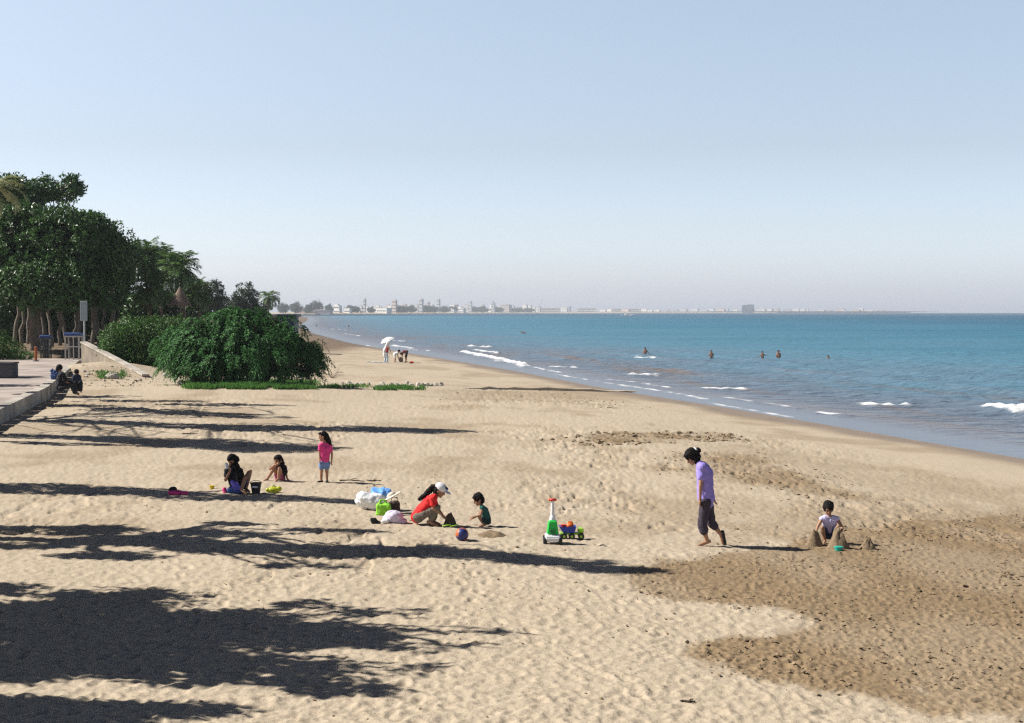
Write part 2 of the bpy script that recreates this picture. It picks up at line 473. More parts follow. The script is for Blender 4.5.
for k in range(len(fr)):
    fx, fy = fr[k] * math.sin(fa[k]), fr[k] * math.cos(fa[k])
    L_, Wd, th, dp = fl[k], fw[k], ft[k], fd[k]
    ii, jj = min(np.searchsorted(rr, fr[k]), len(rr) - 1), min(np.searchsorted(aa, fa[k]), len(aa) - 1)
    if DA[ii, jj] > .45 and k < N_FP: L_, Wd, dp = L_ * .55, Wd * .55, dp * 2.2 * frng.uniform(.3, 1.3)
    i0, i1 = np.searchsorted(rr, [fr[k] - .45, fr[k] + .45]); j0, j1 = np.searchsorted(aa, [fa[k] - .45 / fr[k], fa[k] + .45 / fr[k]])
    if i1 - i0 < 2 or j1 - j0 < 2: continue
    sx, sy = GX[i0:i1, j0:j1] - fx, GY[i0:i1, j0:j1] - fy
    c_, s_ = math.cos(th), math.sin(th)
    q = ((sx * c_ + sy * s_) / L_) ** 2 + ((-sx * s_ + sy * c_) / Wd) ** 2
    GZ[i0:i1, j0:j1] += (-dp * np.exp(-q * 1.1) + dp * (.6 if k < N_FP else .32) * np.exp(-(np.sqrt(q) - 1.55) ** 2 * 5)) * sstep(4, 9, SI[i0:i1, j0:j1])
nr, na = GX.shape
idx = np.arange(nr * na).reshape(nr, na)
keep = (SI[:-1, :-1] > -25) & ((RR[:-1, :-1] < 1800))
F = np.stack([idx[:-1, :-1], idx[:-1, 1:], idx[1:, 1:], idx[1:, :-1]], -1)[keep][:, ::-1]
V = np.stack([GX, GY, GZ], -1).reshape(-1, 3)
used = np.zeros(len(V), bool); used[F.ravel()] = True
remap = np.cumsum(used) - 1
soil = sstep(99, 108, GY) * sstep(-17, -24, GX)

def sand_material():
    m = bpy.data.materials.new('sand'); m.use_nodes = True
    t = m.node_tree; b = t.nodes['Principled BSDF']; L = t.links.new
    geo = _n(t, 'ShaderNodeNewGeometry')
    def at_(n): a = _n(t, 'ShaderNodeAttribute'); a.attribute_name = n; return a.outputs['Fac']
    def noise(sc, det=4, rough=.6):
        n = _n(t, 'ShaderNodeTexNoise'); n.inputs['Scale'].default_value = sc; n.inputs['Detail'].default_value = det; n.inputs['Roughness'].default_value = rough
        L(geo.outputs['Position'], n.inputs['Vector']); return n.outputs['Fac']
    def rampc(f, a, b_, p0=.3, p1=.7):
        r = _n(t, 'ShaderNodeValToRGB'); r.color_ramp.elements[0].position = p0; r.color_ramp.elements[1].position = p1
        r.color_ramp.elements[0].color = a + (1,); r.color_ramp.elements[1].color = b_ + (1,); L(f, r.inputs['Fac']); return r.outputs['Color']
    def mixc(f, a, b_):
        x = _n(t, 'ShaderNodeMix', data_type='RGBA'); L(f, x.inputs[0]); L(a, x.inputs[6]); L(b_, x.inputs[7]); return x.outputs[2]
    dry = mixc(noise(.25, 3), rampc(noise(7), (.385, .315, .228), (.46, .382, .285)), rampc(noise(5), (.40, .328, .24), (.485, .405, .305)))
    dmp = rampc(noise(9, 6, .7), (.172, .118, .066), (.295, .210, .121), .3, .72)
    wetc = rampc(noise(1.2), (.21, .155, .11), (.27, .205, .15))
    soilc = rampc(noise(2), (.10, .07, .045), (.20, .14, .09))
    c = mixc(at_('damp'), dry, dmp); c = mixc(at_('wet'), c, wetc); c = mixc(at_('soil'), c, soilc)
    # bits of weed, shell and dark grit; clods and painted pit shade where damp
    def flecks(sc, lo, hi):
        f = noise(sc, 3, .75); r = _n(t, 'ShaderNodeMapRange'); r.inputs['From Min'].default_value = lo; r.inputs['From Max'].default_value = hi; L(f, r.inputs['Value']); return r.outputs[0]
    def mul_(a, b_):
        n = _n(t, 'ShaderNodeMath', operation='MULTIPLY'); 
        for i, v in enumerate((a, b_)):
            if isinstance(v, float): n.inputs[i].default_value = v
            else: L(v, n.inputs[i])
        return n.outputs[0]
    def mixk(f, a, col):
        x = _n(t, 'ShaderNodeMix', data_type='RGBA'); L(f, x.inputs[0]); L(a, x.inputs[6]); x.inputs[7].default_value = col + (1,); return x.outputs[2]
    c = mixk(mul_(flecks(13, .55, .68), .55), c, (.21, .16, .11))
    c = mixk(mul_(flecks(34, .54, .70), .35), c, (.24, .185, .125))
    c = mixk(mul_(mul_(flecks(8.5, .57, .66), at_('damp')), .75), c, (.085, .06, .038))  # dark clods, and the shade in small pits put into the colour
    c = mixk(mul_(flecks(16, .66, .74), .5), c, (.56, .49, .40))
    L(c, b.inputs['Base Color'])
    rg = _n(t, 'ShaderNodeMapRange'); rg.inputs['To Min'].default_value = .95; rg.inputs['To Max'].default_value = .45
    L(at_('wet'), rg.inputs['Value']); L(rg.outputs[0], b.inputs['Roughness'])
    b.inputs['Specular IOR Level'].default_value = .25
    bp = _n(t, 'ShaderNodeBump'); bp.inputs['Strength'].default_value = .68; bp.inputs['Distance'].default_value = .022
    L(noise(19, 6, .66), bp.inputs['Height']); L(bp.outputs[0], b.inputs['Normal'])
    return m
kindof(mesh_np('sand', V[used], remap[F], [sand_material()], True, attrs={'damp': damp.ravel()[used], 'wet': wet.ravel()[used], 'soil': soil.ravel()[used]}), 'structure')

# crumbs and clods kicked up in the churned sand: far too many to count
def clod_bed(spots, name, g_):
    base = np.array([(1, 0, 0), (-1, 0, 0), (0, 1, 0), (0, -1, 0), (0, 0, 1), (.6, .6, .5), (-.6, .6, .5), (.6, -.6, .5), (-.6, -.6, .5), (0, 0, -.6)], float)
    tri = np.array([(4, 5, 6), (4, 6, 8), (4, 8, 7), (4, 7, 5), (0, 2, 5), (2, 1, 6), (2, 6, 5), (1, 3, 8), (1, 8, 6), (3, 0, 7), (3, 7, 8), (0, 5, 7), (0, 9, 2), (2, 9, 1), (1, 9, 3), (3, 9, 0)])
    n = len(spots); sz = spots[:, 2][:, None, None]
    V = base[None] * (1 + .35 * g_.normal(size=(n, 10, 1))) * sz * np.stack([g_.uniform(.8, 1.5, n), g_.uniform(.8, 1.4, n), g_.uniform(.5, .9, n)], 1)[:, None]
    a = g_.random(n) * 6.283; c_, s_ = np.cos(a)[:, None], np.sin(a)[:, None]
    V = np.stack([V[..., 0] * c_ - V[..., 1] * s_, V[..., 0] * s_ + V[..., 1] * c_, V[..., 2]], -1)
    i = np.clip(np.searchsorted(rr, np.hypot(spots[:, 0], spots[:, 1])), 0, len(rr) - 1); j = np.clip(np.searchsorted(aa, np.arctan2(spots[:, 0], spots[:, 1])), 0, len(aa) - 1)
    V += np.stack([spots[:, 0], spots[:, 1], GZ[i, j] + spots[:, 2] * .25], -1)[:, None]
    F = (tri[None] + (np.arange(n) * 10)[:, None, None]).reshape(-1, 3)
    kindof(mesh_np(name, V.reshape(-1, 3), F, [mat('damp_clods', (.235, .172, .108), .95, .3, 2, island=True)], False), 'stuff')
def in_poly(P_, n, g_, lo, hi, pw=1.0, fade=.6):
    q = np.array([tuple(at(*p))[:2] for p in P_]); out = []
    a, b = q.min(0), q.max(0)
    p = a + (b - a) * g_.random((n * 6, 2)); sd = poly_sd(q, p[:, 0], p[:, 1])
    k = (sd > fade * (g_.random(len(p)) - .75)) & (pn(p[:, 0] / 1.1, p[:, 1] / 1.6, 71) + .5 * pn(p[:, 0] / .4, p[:, 1] / .6, 72) > g_.normal(size=len(p)) * .3 - .02) & (inland(p[:, 0], p[:, 1]) > 5)
    p = p[k][:n]; return np.column_stack([p, lo + (hi - lo) * g_.random(len(p)) ** 2.5])
g_ = np.random.default_rng(44)
A2 = [(p[0], min(p[1], 735)) for p in A_ if p[0] <= 1100] + [(1100, 735)]
clod_bed(np.concatenate([in_poly(C_, 420, g_, .02, .085), in_poly(B_, 420, g_, .010, .045, fade=1.5), in_poly(A_, 5200, g_, .007, .030, fade=.4), in_poly(E_, 420, g_, .008, .03, fade=1.0), in_poly([(440, 391), (600, 389), (735, 398), (640, 410), (440, 402)], 200, g_, .015, .05),
                         in_poly([(100, 500), (560, 470), (700, 560), (640, 720), (200, 720)], 900, g_, .006, .022), in_poly([(70, 366), (140, 372), (185, 386), (80, 386)], 260, g_, .02, .06)]), 'sand_clods', g_)

# ---- the sea: one sheet, swell, chop and breakers
rr2 = [28.0]
while rr2[-1] < 5200: rr2.append(rr2[-1] + min(rr2[-1] ** 2 / 7250 / 2.4, rr2[-1] * .05))
rr2 = np.array(rr2)
aa2 = np.concatenate([np.linspace(-30, -22, 40, endpoint=False), np.linspace(-22, 22, 900, endpoint=False), np.linspace(22, 60, 160)]) * math.pi / 180
RR, AA = np.meshgrid(rr2, aa2, indexing='ij')
WX, WY = RR * np.sin(AA), RR * np.cos(AA)
OFF = -inland(WX, np.minimum(WY, 1880))
dr = np.gradient(rr2)[:, None] * np.ones_like(WX)
def wave(lam, amp, ang, sd, sharp=1.0):
    c_, s_ = math.cos(ang), math.sin(ang)
    u = (WX * c_ + WY * s_) / lam; v = (-WX * s_ + WY * c_) / (lam * 4)
    w = np.sin(2 * math.pi * (u + .6 * pn(u * .3, v, sd)))
    w = (1 - np.abs(w)) ** 1.5 * 2 - 1 if sharp > 1 else w
    return amp * w * (.55 + .9 * np.clip(pn(u * .25, v * .6, sd + 1) + .4, 0, 1)) * sstep(lam * .5, lam * .2, dr)
WZ = np.zeros_like(WX)
ph = OFF + 2.2 * pn(WX / 22, WY / 40, 41)
sw = np.exp(-((ph % 9.5) - 3.2) ** 2 / np.where((ph % 9.5) < 3.2, .9, 4.0))
WZ += .20 * sw * sstep(1, 9, OFF) * sstep(70, 22, OFF) * (.4 + .8 * sstep(-.3, .4, pn(WX / 14, WY / 30, 43))) * sstep(4, 1.6, dr)
WZ += (wave(7.5, .05, 1.15, 44) + wave(4.3, .045, 1.5, 46) + wave(2.6, .03, 1.9, 48) + wave(1.5, .02, 1.1, 50)) * sstep(2, 14, OFF)
foam = np.zeros_like(WX)
# (photograph pixels along the crest, half thickness seen in px, crest height in m)
BREAK = [([(464, 352.5), (480, 355.5), (500, 360), (522, 365)], 2.4, .45), ([(471, 346.8), (488, 347.2)], 1.6, .4), ([(476, 350.5), (496, 353)], 1.2, .3), ([(524, 366), (560, 373)], .9, .15),
         ([(632, 375.3), (656, 375.6)], 1.3, .28), ([(706, 388.8), (742, 389.4)], 1.1, .2), ([(868, 404.8), (902, 405.6)], 2.0, .35),
         ([(994, 409.5), (1010, 412), (1040, 412.5)], 2.3, .4), ([(553, 367.4), (573, 367.8)], 1.2, .28), ([(606, 379.3), (640, 383.2), (668, 388)], .5, .08),
         ([(556, 374.3), (580, 378.6), (612, 383.8), (650, 389.3), (676, 393.6), (706, 399.2)], .5, .06), ([(700, 401), (740, 408), (790, 417)], .6, .06), ([(383, 340.0), (404, 341.3)], 1.2, .3), ([(393, 346), (412, 348.8)], 1.1, .3), ([(372, 351.5), (381, 352.5)], .8, .2),
         ([(414, 350.5), (430, 351)], .9, .2), ([(345, 334), (360, 336)], .8, .2), ([(330, 329), (345, 330)], .7, .2), 
         ([(820, 413.5), (850, 416.5)], .7, .1), ([(720, 397.5), (800, 409)], .6, .08), ([(639, 357.8), (651, 358.2)], 1.2, .15), ([(620, 316.4), (634, 316.6)], .4, .2), ([(365, 345), (376, 347)], .6, .2)]
SPX = 512 + FPX * WX / (WY * math.cos(PITCH))
for pts, half, hgt in BREAK:
    q = np.array([tuple(at_z(px, py, SEA))[:2] for px, py in pts])
    dist = float(np.hypot(*q.mean(0))); hw = half * dist * dist / 7250 * .8        # half width on the water
    hw = min(hw, 6.0 if dist < 400 else 30)
    lw = half * 1.3 * dist / FPX
    d2 = np.full(WX.shape, 1e9)
    for a, b in zip(q[:-1], q[1:]):
        e = b - a; wx, wy = WX - a[0], WY - a[1]
        t = np.clip((wx * e[0] + wy * e[1]) / (e @ e), 0, 1)
        d2 = np.minimum(d2, ((wx - e[0] * t) / (lw + .3)) ** 2 + ((wy - e[1] * t) / hw) ** 2)
    m_ = np.exp(-d2 * .9)
    foam = np.maximum(foam, m_ * ((1.3 if half >= 1.5 else .98 if half > 1 else .80 if half > .6 else .62) + .45 * pn(WX / .8, WY / 2.0, 56)))
    WZ += .6 * hgt * m_ * (.75 + .6 * pn(WX / .5, WY / 1.2, 55)) * (1 if dist < 400 else 0)
edge = .35 * np.exp(-((OFF - .55 - .5 * pn(WX / 5, WY / 9, 57)) / .33) ** 2) * (.2 + .42 * sstep(-.2, .4, pn(WX / 6, WY / 12, 58)))
edge2 = np.exp(-((OFF - 5.2 - 1.8 * pn(WX / 9, WY / 20, 59)) / .5) ** 2) * .22 * sstep(-.1, .3, pn(WX / 11, WY / 22, 60)) * sstep(60, 90, WY)
foam = np.maximum(foam, np.maximum(edge, edge2))
WZ *= sstep(0, 2.5, OFF)
nr, na = WX.shape
idx = np.arange(nr * na).reshape(nr, na)
OFFc = np.where(WY > 1700, 800, OFF)
keep = (OFFc[:-1, :-1] > -6)
F = np.stack([idx[:-1, :-1], idx[:-1, 1:], idx[1:, 1:], idx[1:, :-1]], -1)[keep][:, ::-1]
V = np.stack([WX, WY, SEA + WZ], -1).reshape(-1, 3)
used = np.zeros(len(V), bool); used[F.ravel()] = True
remap = np.cumsum(used) - 1
def sea_material():
    m = bpy.data.materials.new('sea_water'); m.use_nodes = True
    t = m.node_tree; b = t.nodes['Principled BSDF']; L = t.links.new
    geo = _n(t, 'ShaderNodeNewGeometry')
    def at_(n): a = _n(t, 'ShaderNodeAttribute'); a.attribute_name = n; return a.outputs['Fac']
    def noise(sc, det=4, stretch=(1, 1, 1), rough=.55):
        mp = _n(t, 'ShaderNodeMapping'); mp.inputs['Scale'].default_value = stretch
        L(geo.outputs['Position'], mp.inputs['Vector'])
        n = _n(t, 'ShaderNodeTexNoise'); n.inputs['Scale'].default_value = sc; n.inputs['Detail'].default_value = det; n.inputs['Roughness'].default_value = rough
        L(mp.outputs[0], n.inputs['Vector']); return n.outputs['Fac']
    def math_(op, a_, b_=None, c_=None):
        n = _n(t, 'ShaderNodeMath', operation=op)
        for i, v in enumerate((a_, b_, c_)):
            if v is None: continue
            if isinstance(v, (int, float)): n.inputs[i].default_value = v
            else: L(v, n.inputs[i])
        return n.outputs[0]
    def rng_(v, a_, b_, c_=0., d_=1.):
        n = _n(t, 'ShaderNodeMapRange'); L(v, n.inputs['Value'])
        for k_, x in zip(('From Min', 'From Max', 'To Min', 'To Max'), (a_, b_, c_, d_)): n.inputs[k_].default_value = x
        return n.outputs[0]
    def ramp_(v, stops):
        r = _n(t, 'ShaderNodeValToRGB'); e = r.color_ramp.elements
        e[0].position, e[0].color = stops[0][0], stops[0][1] + (1,)
        e[1].position, e[1].color = stops[-1][0], stops[-1][1] + (1,)
        for p, c in stops[1:-1]:
            x = e.new(p); x.color = c + (1,)
        L(v, r.inputs['Fac']); return r.outputs['Color']
    off = at_('off')
    lg = math_('LOGARITHM', math_('MAXIMUM', off, .5), 10.0)
    f = rng_(lg, -.3, 3.3)
    f = math_('ADD', f, rng_(noise(.03, 5, (.35, 1.0, 1), .65), 0, 1, -.20, .20))
    body = ramp_(f, [(.05, (.085, .085, .11)), (.24, (.13, .135, .165)), (.40, (.125, .175, .235)), (.55, (.082, .195, .275)), (.70, (.042, .156, .242)), (.84, (.015, .094, .168)), (1.0, (.007, .048, .112))])
    # bands of stirred-up sand along the breakers
    sx = _n(t, 'ShaderNodeSeparateXYZ'); L(geo.outputs['Position'], sx.inputs[0])
    cx = _n(t, 'ShaderNodeCombineXYZ'); L(math_('MULTIPLY', off, .42), cx.inputs[0]); L(math_('MULTIPLY', sx.outputs['Y'], .045), cx.inputs[1]); L(math_('MULTIPLY', sx.outputs['X'], .02), cx.inputs[2])
    bn = _n(t, 'ShaderNodeTexNoise'); bn.inputs['Scale'].default_value = 1.0; bn.inputs['Detail'].default_value = 4; L(cx.outputs[0], bn.inputs['Vector'])
    bf = math_('MULTIPLY', rng_(bn.outputs['Fac'], .50, .66), math_('MULTIPLY', rng_(off, 2, 5), rng_(off, 26, 12)))
    mb_ = _n(t, 'ShaderNodeMix', data_type='RGBA'); L(math_('MULTIPLY', bf, .75), mb_.inputs[0]); L(body, mb_.inputs[6]); mb_.inputs[7].default_value = (.17, .125, .10, 1)
    # foam
    fsum = math_('ADD', at_('foam'), rng_(noise(1.5, 6, (1, .45, 1), .72), 0, 1, -.75, .75))
    fm = rng_(fsum, .36, .95)
    mx = _n(t, 'ShaderNodeMix', data_type='RGBA'); L(fm, mx.inputs[0]); L(mb_.outputs[2], mx.inputs[6]); mx.inputs[7].default_value = (.70, .71, .72, 1)
    L(mx.outputs[2], b.inputs['Base Color'])
    b.inputs['Roughness'].default_value = .8; b.inputs['Specular IOR Level'].default_value = 0
    h1 = noise(1.0, 3, (.6, 1.2, 1)); h2 = noise(.22, 4, (.6, 1.3, 1))
    calm = rng_(off, 2.0, 9.0, .06, 1.0)
    b2 = _n(t, 'ShaderNodeBump'); L(calm, b2.inputs['Strength']); b2.inputs['Distance'].default_value = .9; L(h2, b2.inputs['Height'])
    b1 = _n(t, 'ShaderNodeBump'); L(calm, b1.inputs['Strength']); b1.inputs['Distance'].default_value = .5; L(h1, b1.inputs['Height']); L(b2.outputs[0], b1.inputs['Normal'])
    L(b1.outputs[0], b.inputs['Normal'])
    gl = _n(t, 'ShaderNodeBsdfGlossy'); gl.inputs['Roughness'].default_value = .16; L(b1.outputs[0], gl.inputs['Normal'])
    refl = ramp_(rng_(lg, -.3, 3.3), [(.08, (.62,) * 3), (.30, (.46,) * 3), (.42, (.18,) * 3), (.6, (.11,) * 3), (1.0, (.08,) * 3)])
    fac = math_('MULTIPLY', refl, math_('SUBTRACT', 1.0, fm))
    ms = _n(t, 'ShaderNodeMixShader'); L(fac, ms.inputs[0]); L(b.outputs[0], ms.inputs[1]); L(gl.outputs[0], ms.inputs[2])
    L(ms.outputs[0], t.nodes['Material Output'].inputs['Surface'])
    return m
kindof(mesh_np('sea', V[used], remap[F], [sea_material()], True, attrs={'off': np.clip(OFFc, 0, 5000).ravel()[used], 'foam': foam.ravel()[used]}), 'structure')

# ---- far shore across the bay
CONC = mat('concrete', (.21, .178, .135), .9, .35, 1.0, .5, 20)
FARSAND = mat('far_sand', (.42, .34, .25), .95, .1, .02)
FL = [at_z(296, 315.6, SEA), at_z(330, 315.1, SEA), at_z(400, 314.4, SEA), at_z(470, 313.6, SEA), at_z(560, 313.2, SEA), at_z(700, 313.0, SEA), at_z(790, 312.9, SEA), at_z(900, 312.85, SEA)]
FL = [(p.x, p.y) for p in FL]
FL = [(-420, FL[0][1] - 160)] + FL + [(FL[-1][0] + 60, FL[-1][1] + 60)]
mb = MB()
n_ = len(FL)
rows = [[(x, y, SEA - .6) for x, y in FL], [(x, y + 12, SEA + 1.3) for x, y in FL], [(x, y + 90, SEA + 3.0) for x, y in FL], [(x * 1.02, 5150, SEA + 6.0) for x, y in FL]]
V = [p for r_ in rows for p in r_]
mb.add(V, [(r_ * n_ + k, r_ * n_ + k + 1, (r_ + 1) * n_ + k + 1, (r_ + 1) * n_ + k) for r_ in range(3) for k in range(n_ - 1)])
kindof(mb.build('far_shore', FARSAND), 'structure')

# ---- haze
HZ = bpy.data.materials.new('haze'); HZ.use_nodes = True
HZ.node_tree.nodes.remove(HZ.node_tree.nodes['Principled BSDF'])
pv = HZ.node_tree.nodes.new('ShaderNodeVolumePrincipled')
pv.inputs['Color'].default_value = (.84, .91, 1.0, 1); pv.inputs['Density'].default_value = 0.00016; pv.inputs['Anisotropy'].default_value = .1
HZ.node_tree.links.new(pv.outputs[0], HZ.node_tree.nodes['Material Output'].inputs['Volume'])
mb = MB(); mb.box((400, 2600, -6), (9000, 5800, 90))
kindof(mb.build('haze', HZ), 'stuff')
# ------------------------------------------------------------------ built structures
PAVE = None
def paving():
    m = bpy.data.materials.new('paving'); m.use_nodes = True
    t = m.node_tree; b = t.nodes['Principled BSDF']; L = t.links.new
    g = _n(t, 'ShaderNodeNewGeometry')
    mp = _n(t, 'ShaderNodeMapping'); mp.inputs['Rotation'].default_value = (0, 0, .27); L(g.outputs['Position'], mp.inputs['Vector'])
    br = _n(t, 'ShaderNodeTexBrick'); br.inputs['Scale'].default_value = 2.0; br.inputs['Mortar Size'].default_value = .012
    br.inputs['Color1'].default_value = (.37, .31, .275, 1); br.inputs['Color2'].default_value = (.43, .36, .32, 1); br.inputs['Mortar'].default_value = (.30, .24, .20, 1)
    L(mp.outputs[0], br.inputs['Vector'])
    nz = _n(t, 'ShaderNodeTexNoise'); nz.inputs['Scale'].default_value = .5; nz.inputs['Detail'].default_value = 8; L(g.outputs['Position'], nz.inputs['Vector'])
    mx = _n(t, 'ShaderNodeMix', data_type='RGBA', blend_type='MULTIPLY'); mx.inputs[0].default_value = 1
    rp = _n(t, 'ShaderNodeValToRGB'); rp.color_ramp.elements[0].position = .35; rp.color_ramp.elements[0].color = (.62, .62, .62, 1); rp.color_ramp.elements[1].position = .6; L(nz.outputs['Fac'], rp.inputs['Fac'])
    L(br.outputs['Color'], mx.inputs[6]); L(rp.outputs['Color'], mx.inputs[7])
    L(mx.outputs[2], b.inputs['Base Color']); b.inputs['Roughness'].default_value = .9
    return m
ex = [(x - .0, y) for x, y in EDGE]
top = [(-62, 30.0)] + [(x - .42, y) for x, y in ex] + [(-30.25, TERR_BACK), (-62, TERR_BACK)]
mb = MB(); mb.prism(top, -.6, TERR_Z - .02)
kindof(mb.build('terrace', paving()), 'structure')
mb = MB()
for (a, b) in zip(ex[:-1], ex[1:]):
    n = max(2, int(abs(b[1] - a[1]) / 2.4))
    for k in range(n):
        t0, t1 = k / n + .003, (k + 1) / n - .003
        p0 = (a[0] + (b[0] - a[0]) * t0, a[1] + (b[1] - a[1]) * t0); p1 = (a[0] + (b[0] - a[0]) * t1, a[1] + (b[1] - a[1]) * t1)
        mb.prism([(p0[0] - .418, p0[1]), (p0[0], p0[1]), (p1[0], p1[1]), (p1[0] - .418, p1[1])], -.7, TERR_Z + .06)
o = mb.build('retaining_wall', mat('pale_concrete', (.38, .345, .30), .9, .38, .8, .5, 20))
tag(o, 'low pale concrete retaining wall edging the pink paved terrace', 'wall')

# wing wall falling from the corner of the terrace into the sand
a, b = (-29.75, 98.2), (-21.6, 83.2)
mb = MB(); N = 12
L0 = []
for k in range(N + 1):
    t = k / N
    L0.append((a[0] + (b[0] - a[0]) * t, a[1] + (b[1] - a[1]) * t, 1.72 + (float(ground_z(-21.6, 83.2)) + .06 - 1.72) * t ** 1.05))
for k in range(N):
    p, q = L0[k], L0[k + 1]
    mb.prism([(p[0], p[1]), (p[0] + .26, p[1] + .15), (q[0] + .26, q[1] + .15), (q[0], q[1])], -.3, [p[2], p[2], q[2], q[2]])
wallo = mb.build('sloping_wall', CONC, loc=(a[0], a[1], .3))
tag(wallo, 'grey concrete wing wall sloping down from the terrace corner into the sand', 'wall')
mb = MB()
for k in range(N):
    p, q = L0[k], L0[k + 1]
    mb.prism([(p[0] - .06, p[1] - .03), (p[0] + .33, p[1] + .19), (q[0] + .33, q[1] + .19), (q[0] - .06, q[1] - .03)], [p[2] + .002, p[2] + .002, q[2] + .002, q[2] + .002], [p[2] + .11, p[2] + .11, q[2] + .11, q[2] + .11])
mb.build('coping', mat('pale_concrete', (1, 1, 1)), wallo)

# dark block on the terrace
c = at_z(-3, 378, TERR_Z)
t_ = thing('concrete_planter', 'dark concrete planter block standing on the paved terrace', 'planter', c)
DKC = mat('dark_concrete', (.07, .075, .085), .8, .2, 3, .3, 20)
mb = MB(); mb.box((c.x, c.y + .5, TERR_Z), (1.5, 1.0, .70), .02, bev=.03); mb.build('body', DKC, t_)
mb = MB(); mb.box((c.x, c.y + .5, TERR_Z + .702), (1.58, 1.08, .1), .02, bev=.02); mb.build('rim', DKC, t_)

# sign on a pole
c = at_y(84.5, 343, 101); gz = float(ground_z(c.x, c.y))
t_ = thing('sign_post', 'tall narrow grey sign panel on a thin pole above the wing wall', 'sign', (c.x, c.y, gz))
top_ = at_y(84.5, 301, 101).z; bot_ = at_y(84.5, 321, 101).z
mb = MB(); mb.tube([(c.x, c.y, gz - .2), (c.x, c.y, top_ - .1)], .06, 10); mb.build('pole', mat('grey_metal', (.45, .46, .47), .45, .1, 5, metal=.3), t_)
mb = MB(); mb.box((c.x, c.y - .09, bot_), (.50, .05, top_ - bot_), bev=.02); mb.build('panel', mat('grey_panel', (.30, .36, .38), .5, .1, 3), t_)
mb = MB()
mb.box((c.x, c.y - .033, bot_ + .1), (.12, .06, top_ - bot_ - .3))
mb.build('bracket', mat('grey_metal', (1, 1, 1)), t_)

# orange post
c = at_z(36, 361, TERR_Z)
t_ = thing('bollard', 'short orange post at the back of the paved terrace', 'bollard', (c.x, c.y, TERR_Z))
ORG = mat('orange_paint', (.33, .075, .018), .5, .15, 6)
mb = MB(); mb.lathe((c.x, c.y, TERR_Z), [(.085, 0), (.085, .86), (.10, .865), (.10, .95), (.06, 1.0)], 12); mb.build('post', ORG, t_)
mb = MB(); mb.lathe((c.x, c.y, TERR_Z - .015), [(.2, 0), (.2, .05), (.12, .06)], 12); mb.build('base', DKC, t_)

# litter bins: blue lids on pale metal frames
def bin_stand(px0, px1, pyb, pyt, y, label, frame_m):
    a = at_y(px0, pyb, y); b = at_y(px1, pyb, y); zt = at_y(px0, pyt, y).z
    z0 = TERR_Z - .02 if y < TERR_BACK else float(ground_z(a.x, y))
    w = b.x - a.x; cx = (a.x + b.x) / 2; h = zt - z0
    t = thing('litter_bin', label, 'litter bin', (cx, y, z0), 'blue topped bins behind the terrace')
    for sx in (-1, 1):
        for sy in (0, 1):
            mb = MB(); mb.box((cx + sx * w / 2, y + sy * w * .8, z0), (.09, .09, h - .2)); mb.build('leg', frame_m, t)
    mb = MB()
    for z_ in (h * .46, h - .30):
        mb.box((cx, y, z0 + z_), (w - .1, .06, .09)); mb.box((cx, y + w * .8, z0 + z_), (w - .1, .06, .09))
        for sx in (-1, 1): mb.box((cx + sx * w / 2, y + w * .4, z0 + z_ + .003), (.06, w * .8 - .1, .09))
    mb.box((cx + .1, y - .003, z0), (.07, .05, h - .31))
    mb.build('frame', frame_m, t)
    mb = MB(); mb.lathe((cx, y + w * .4, z0 + .12), [(w * .27, 0), (w * .34, h - .5)], 14); mb.build('bin_bag', mat('black_plastic', (.015, .015, .017), .4, .2, 6), t)
    mb = MB(); mb.box((cx, y + w * .4, z0 + h - .197), (w + .22, w + .1, .22), bev=.05, taper=.94); mb.build('lid', mat('blue_plastic', (.03, .07, .22), .45, .15, 4), t)
bin_stand(65.5, 79, 359, 333, 101.5, 'litter bin with blue lid in a pale metal frame beside the wing wall', mat('pale_metal', (.50, .47, .42), .5, .1, 5))
bin_stand(41, 49, 357, 335.5, 106, 'dim litter bin with dark blue lid in the tree shade', mat('shaded_metal', (.10, .11, .11), .6, .1, 5))  # frame colour darkened to stand for the tree shade

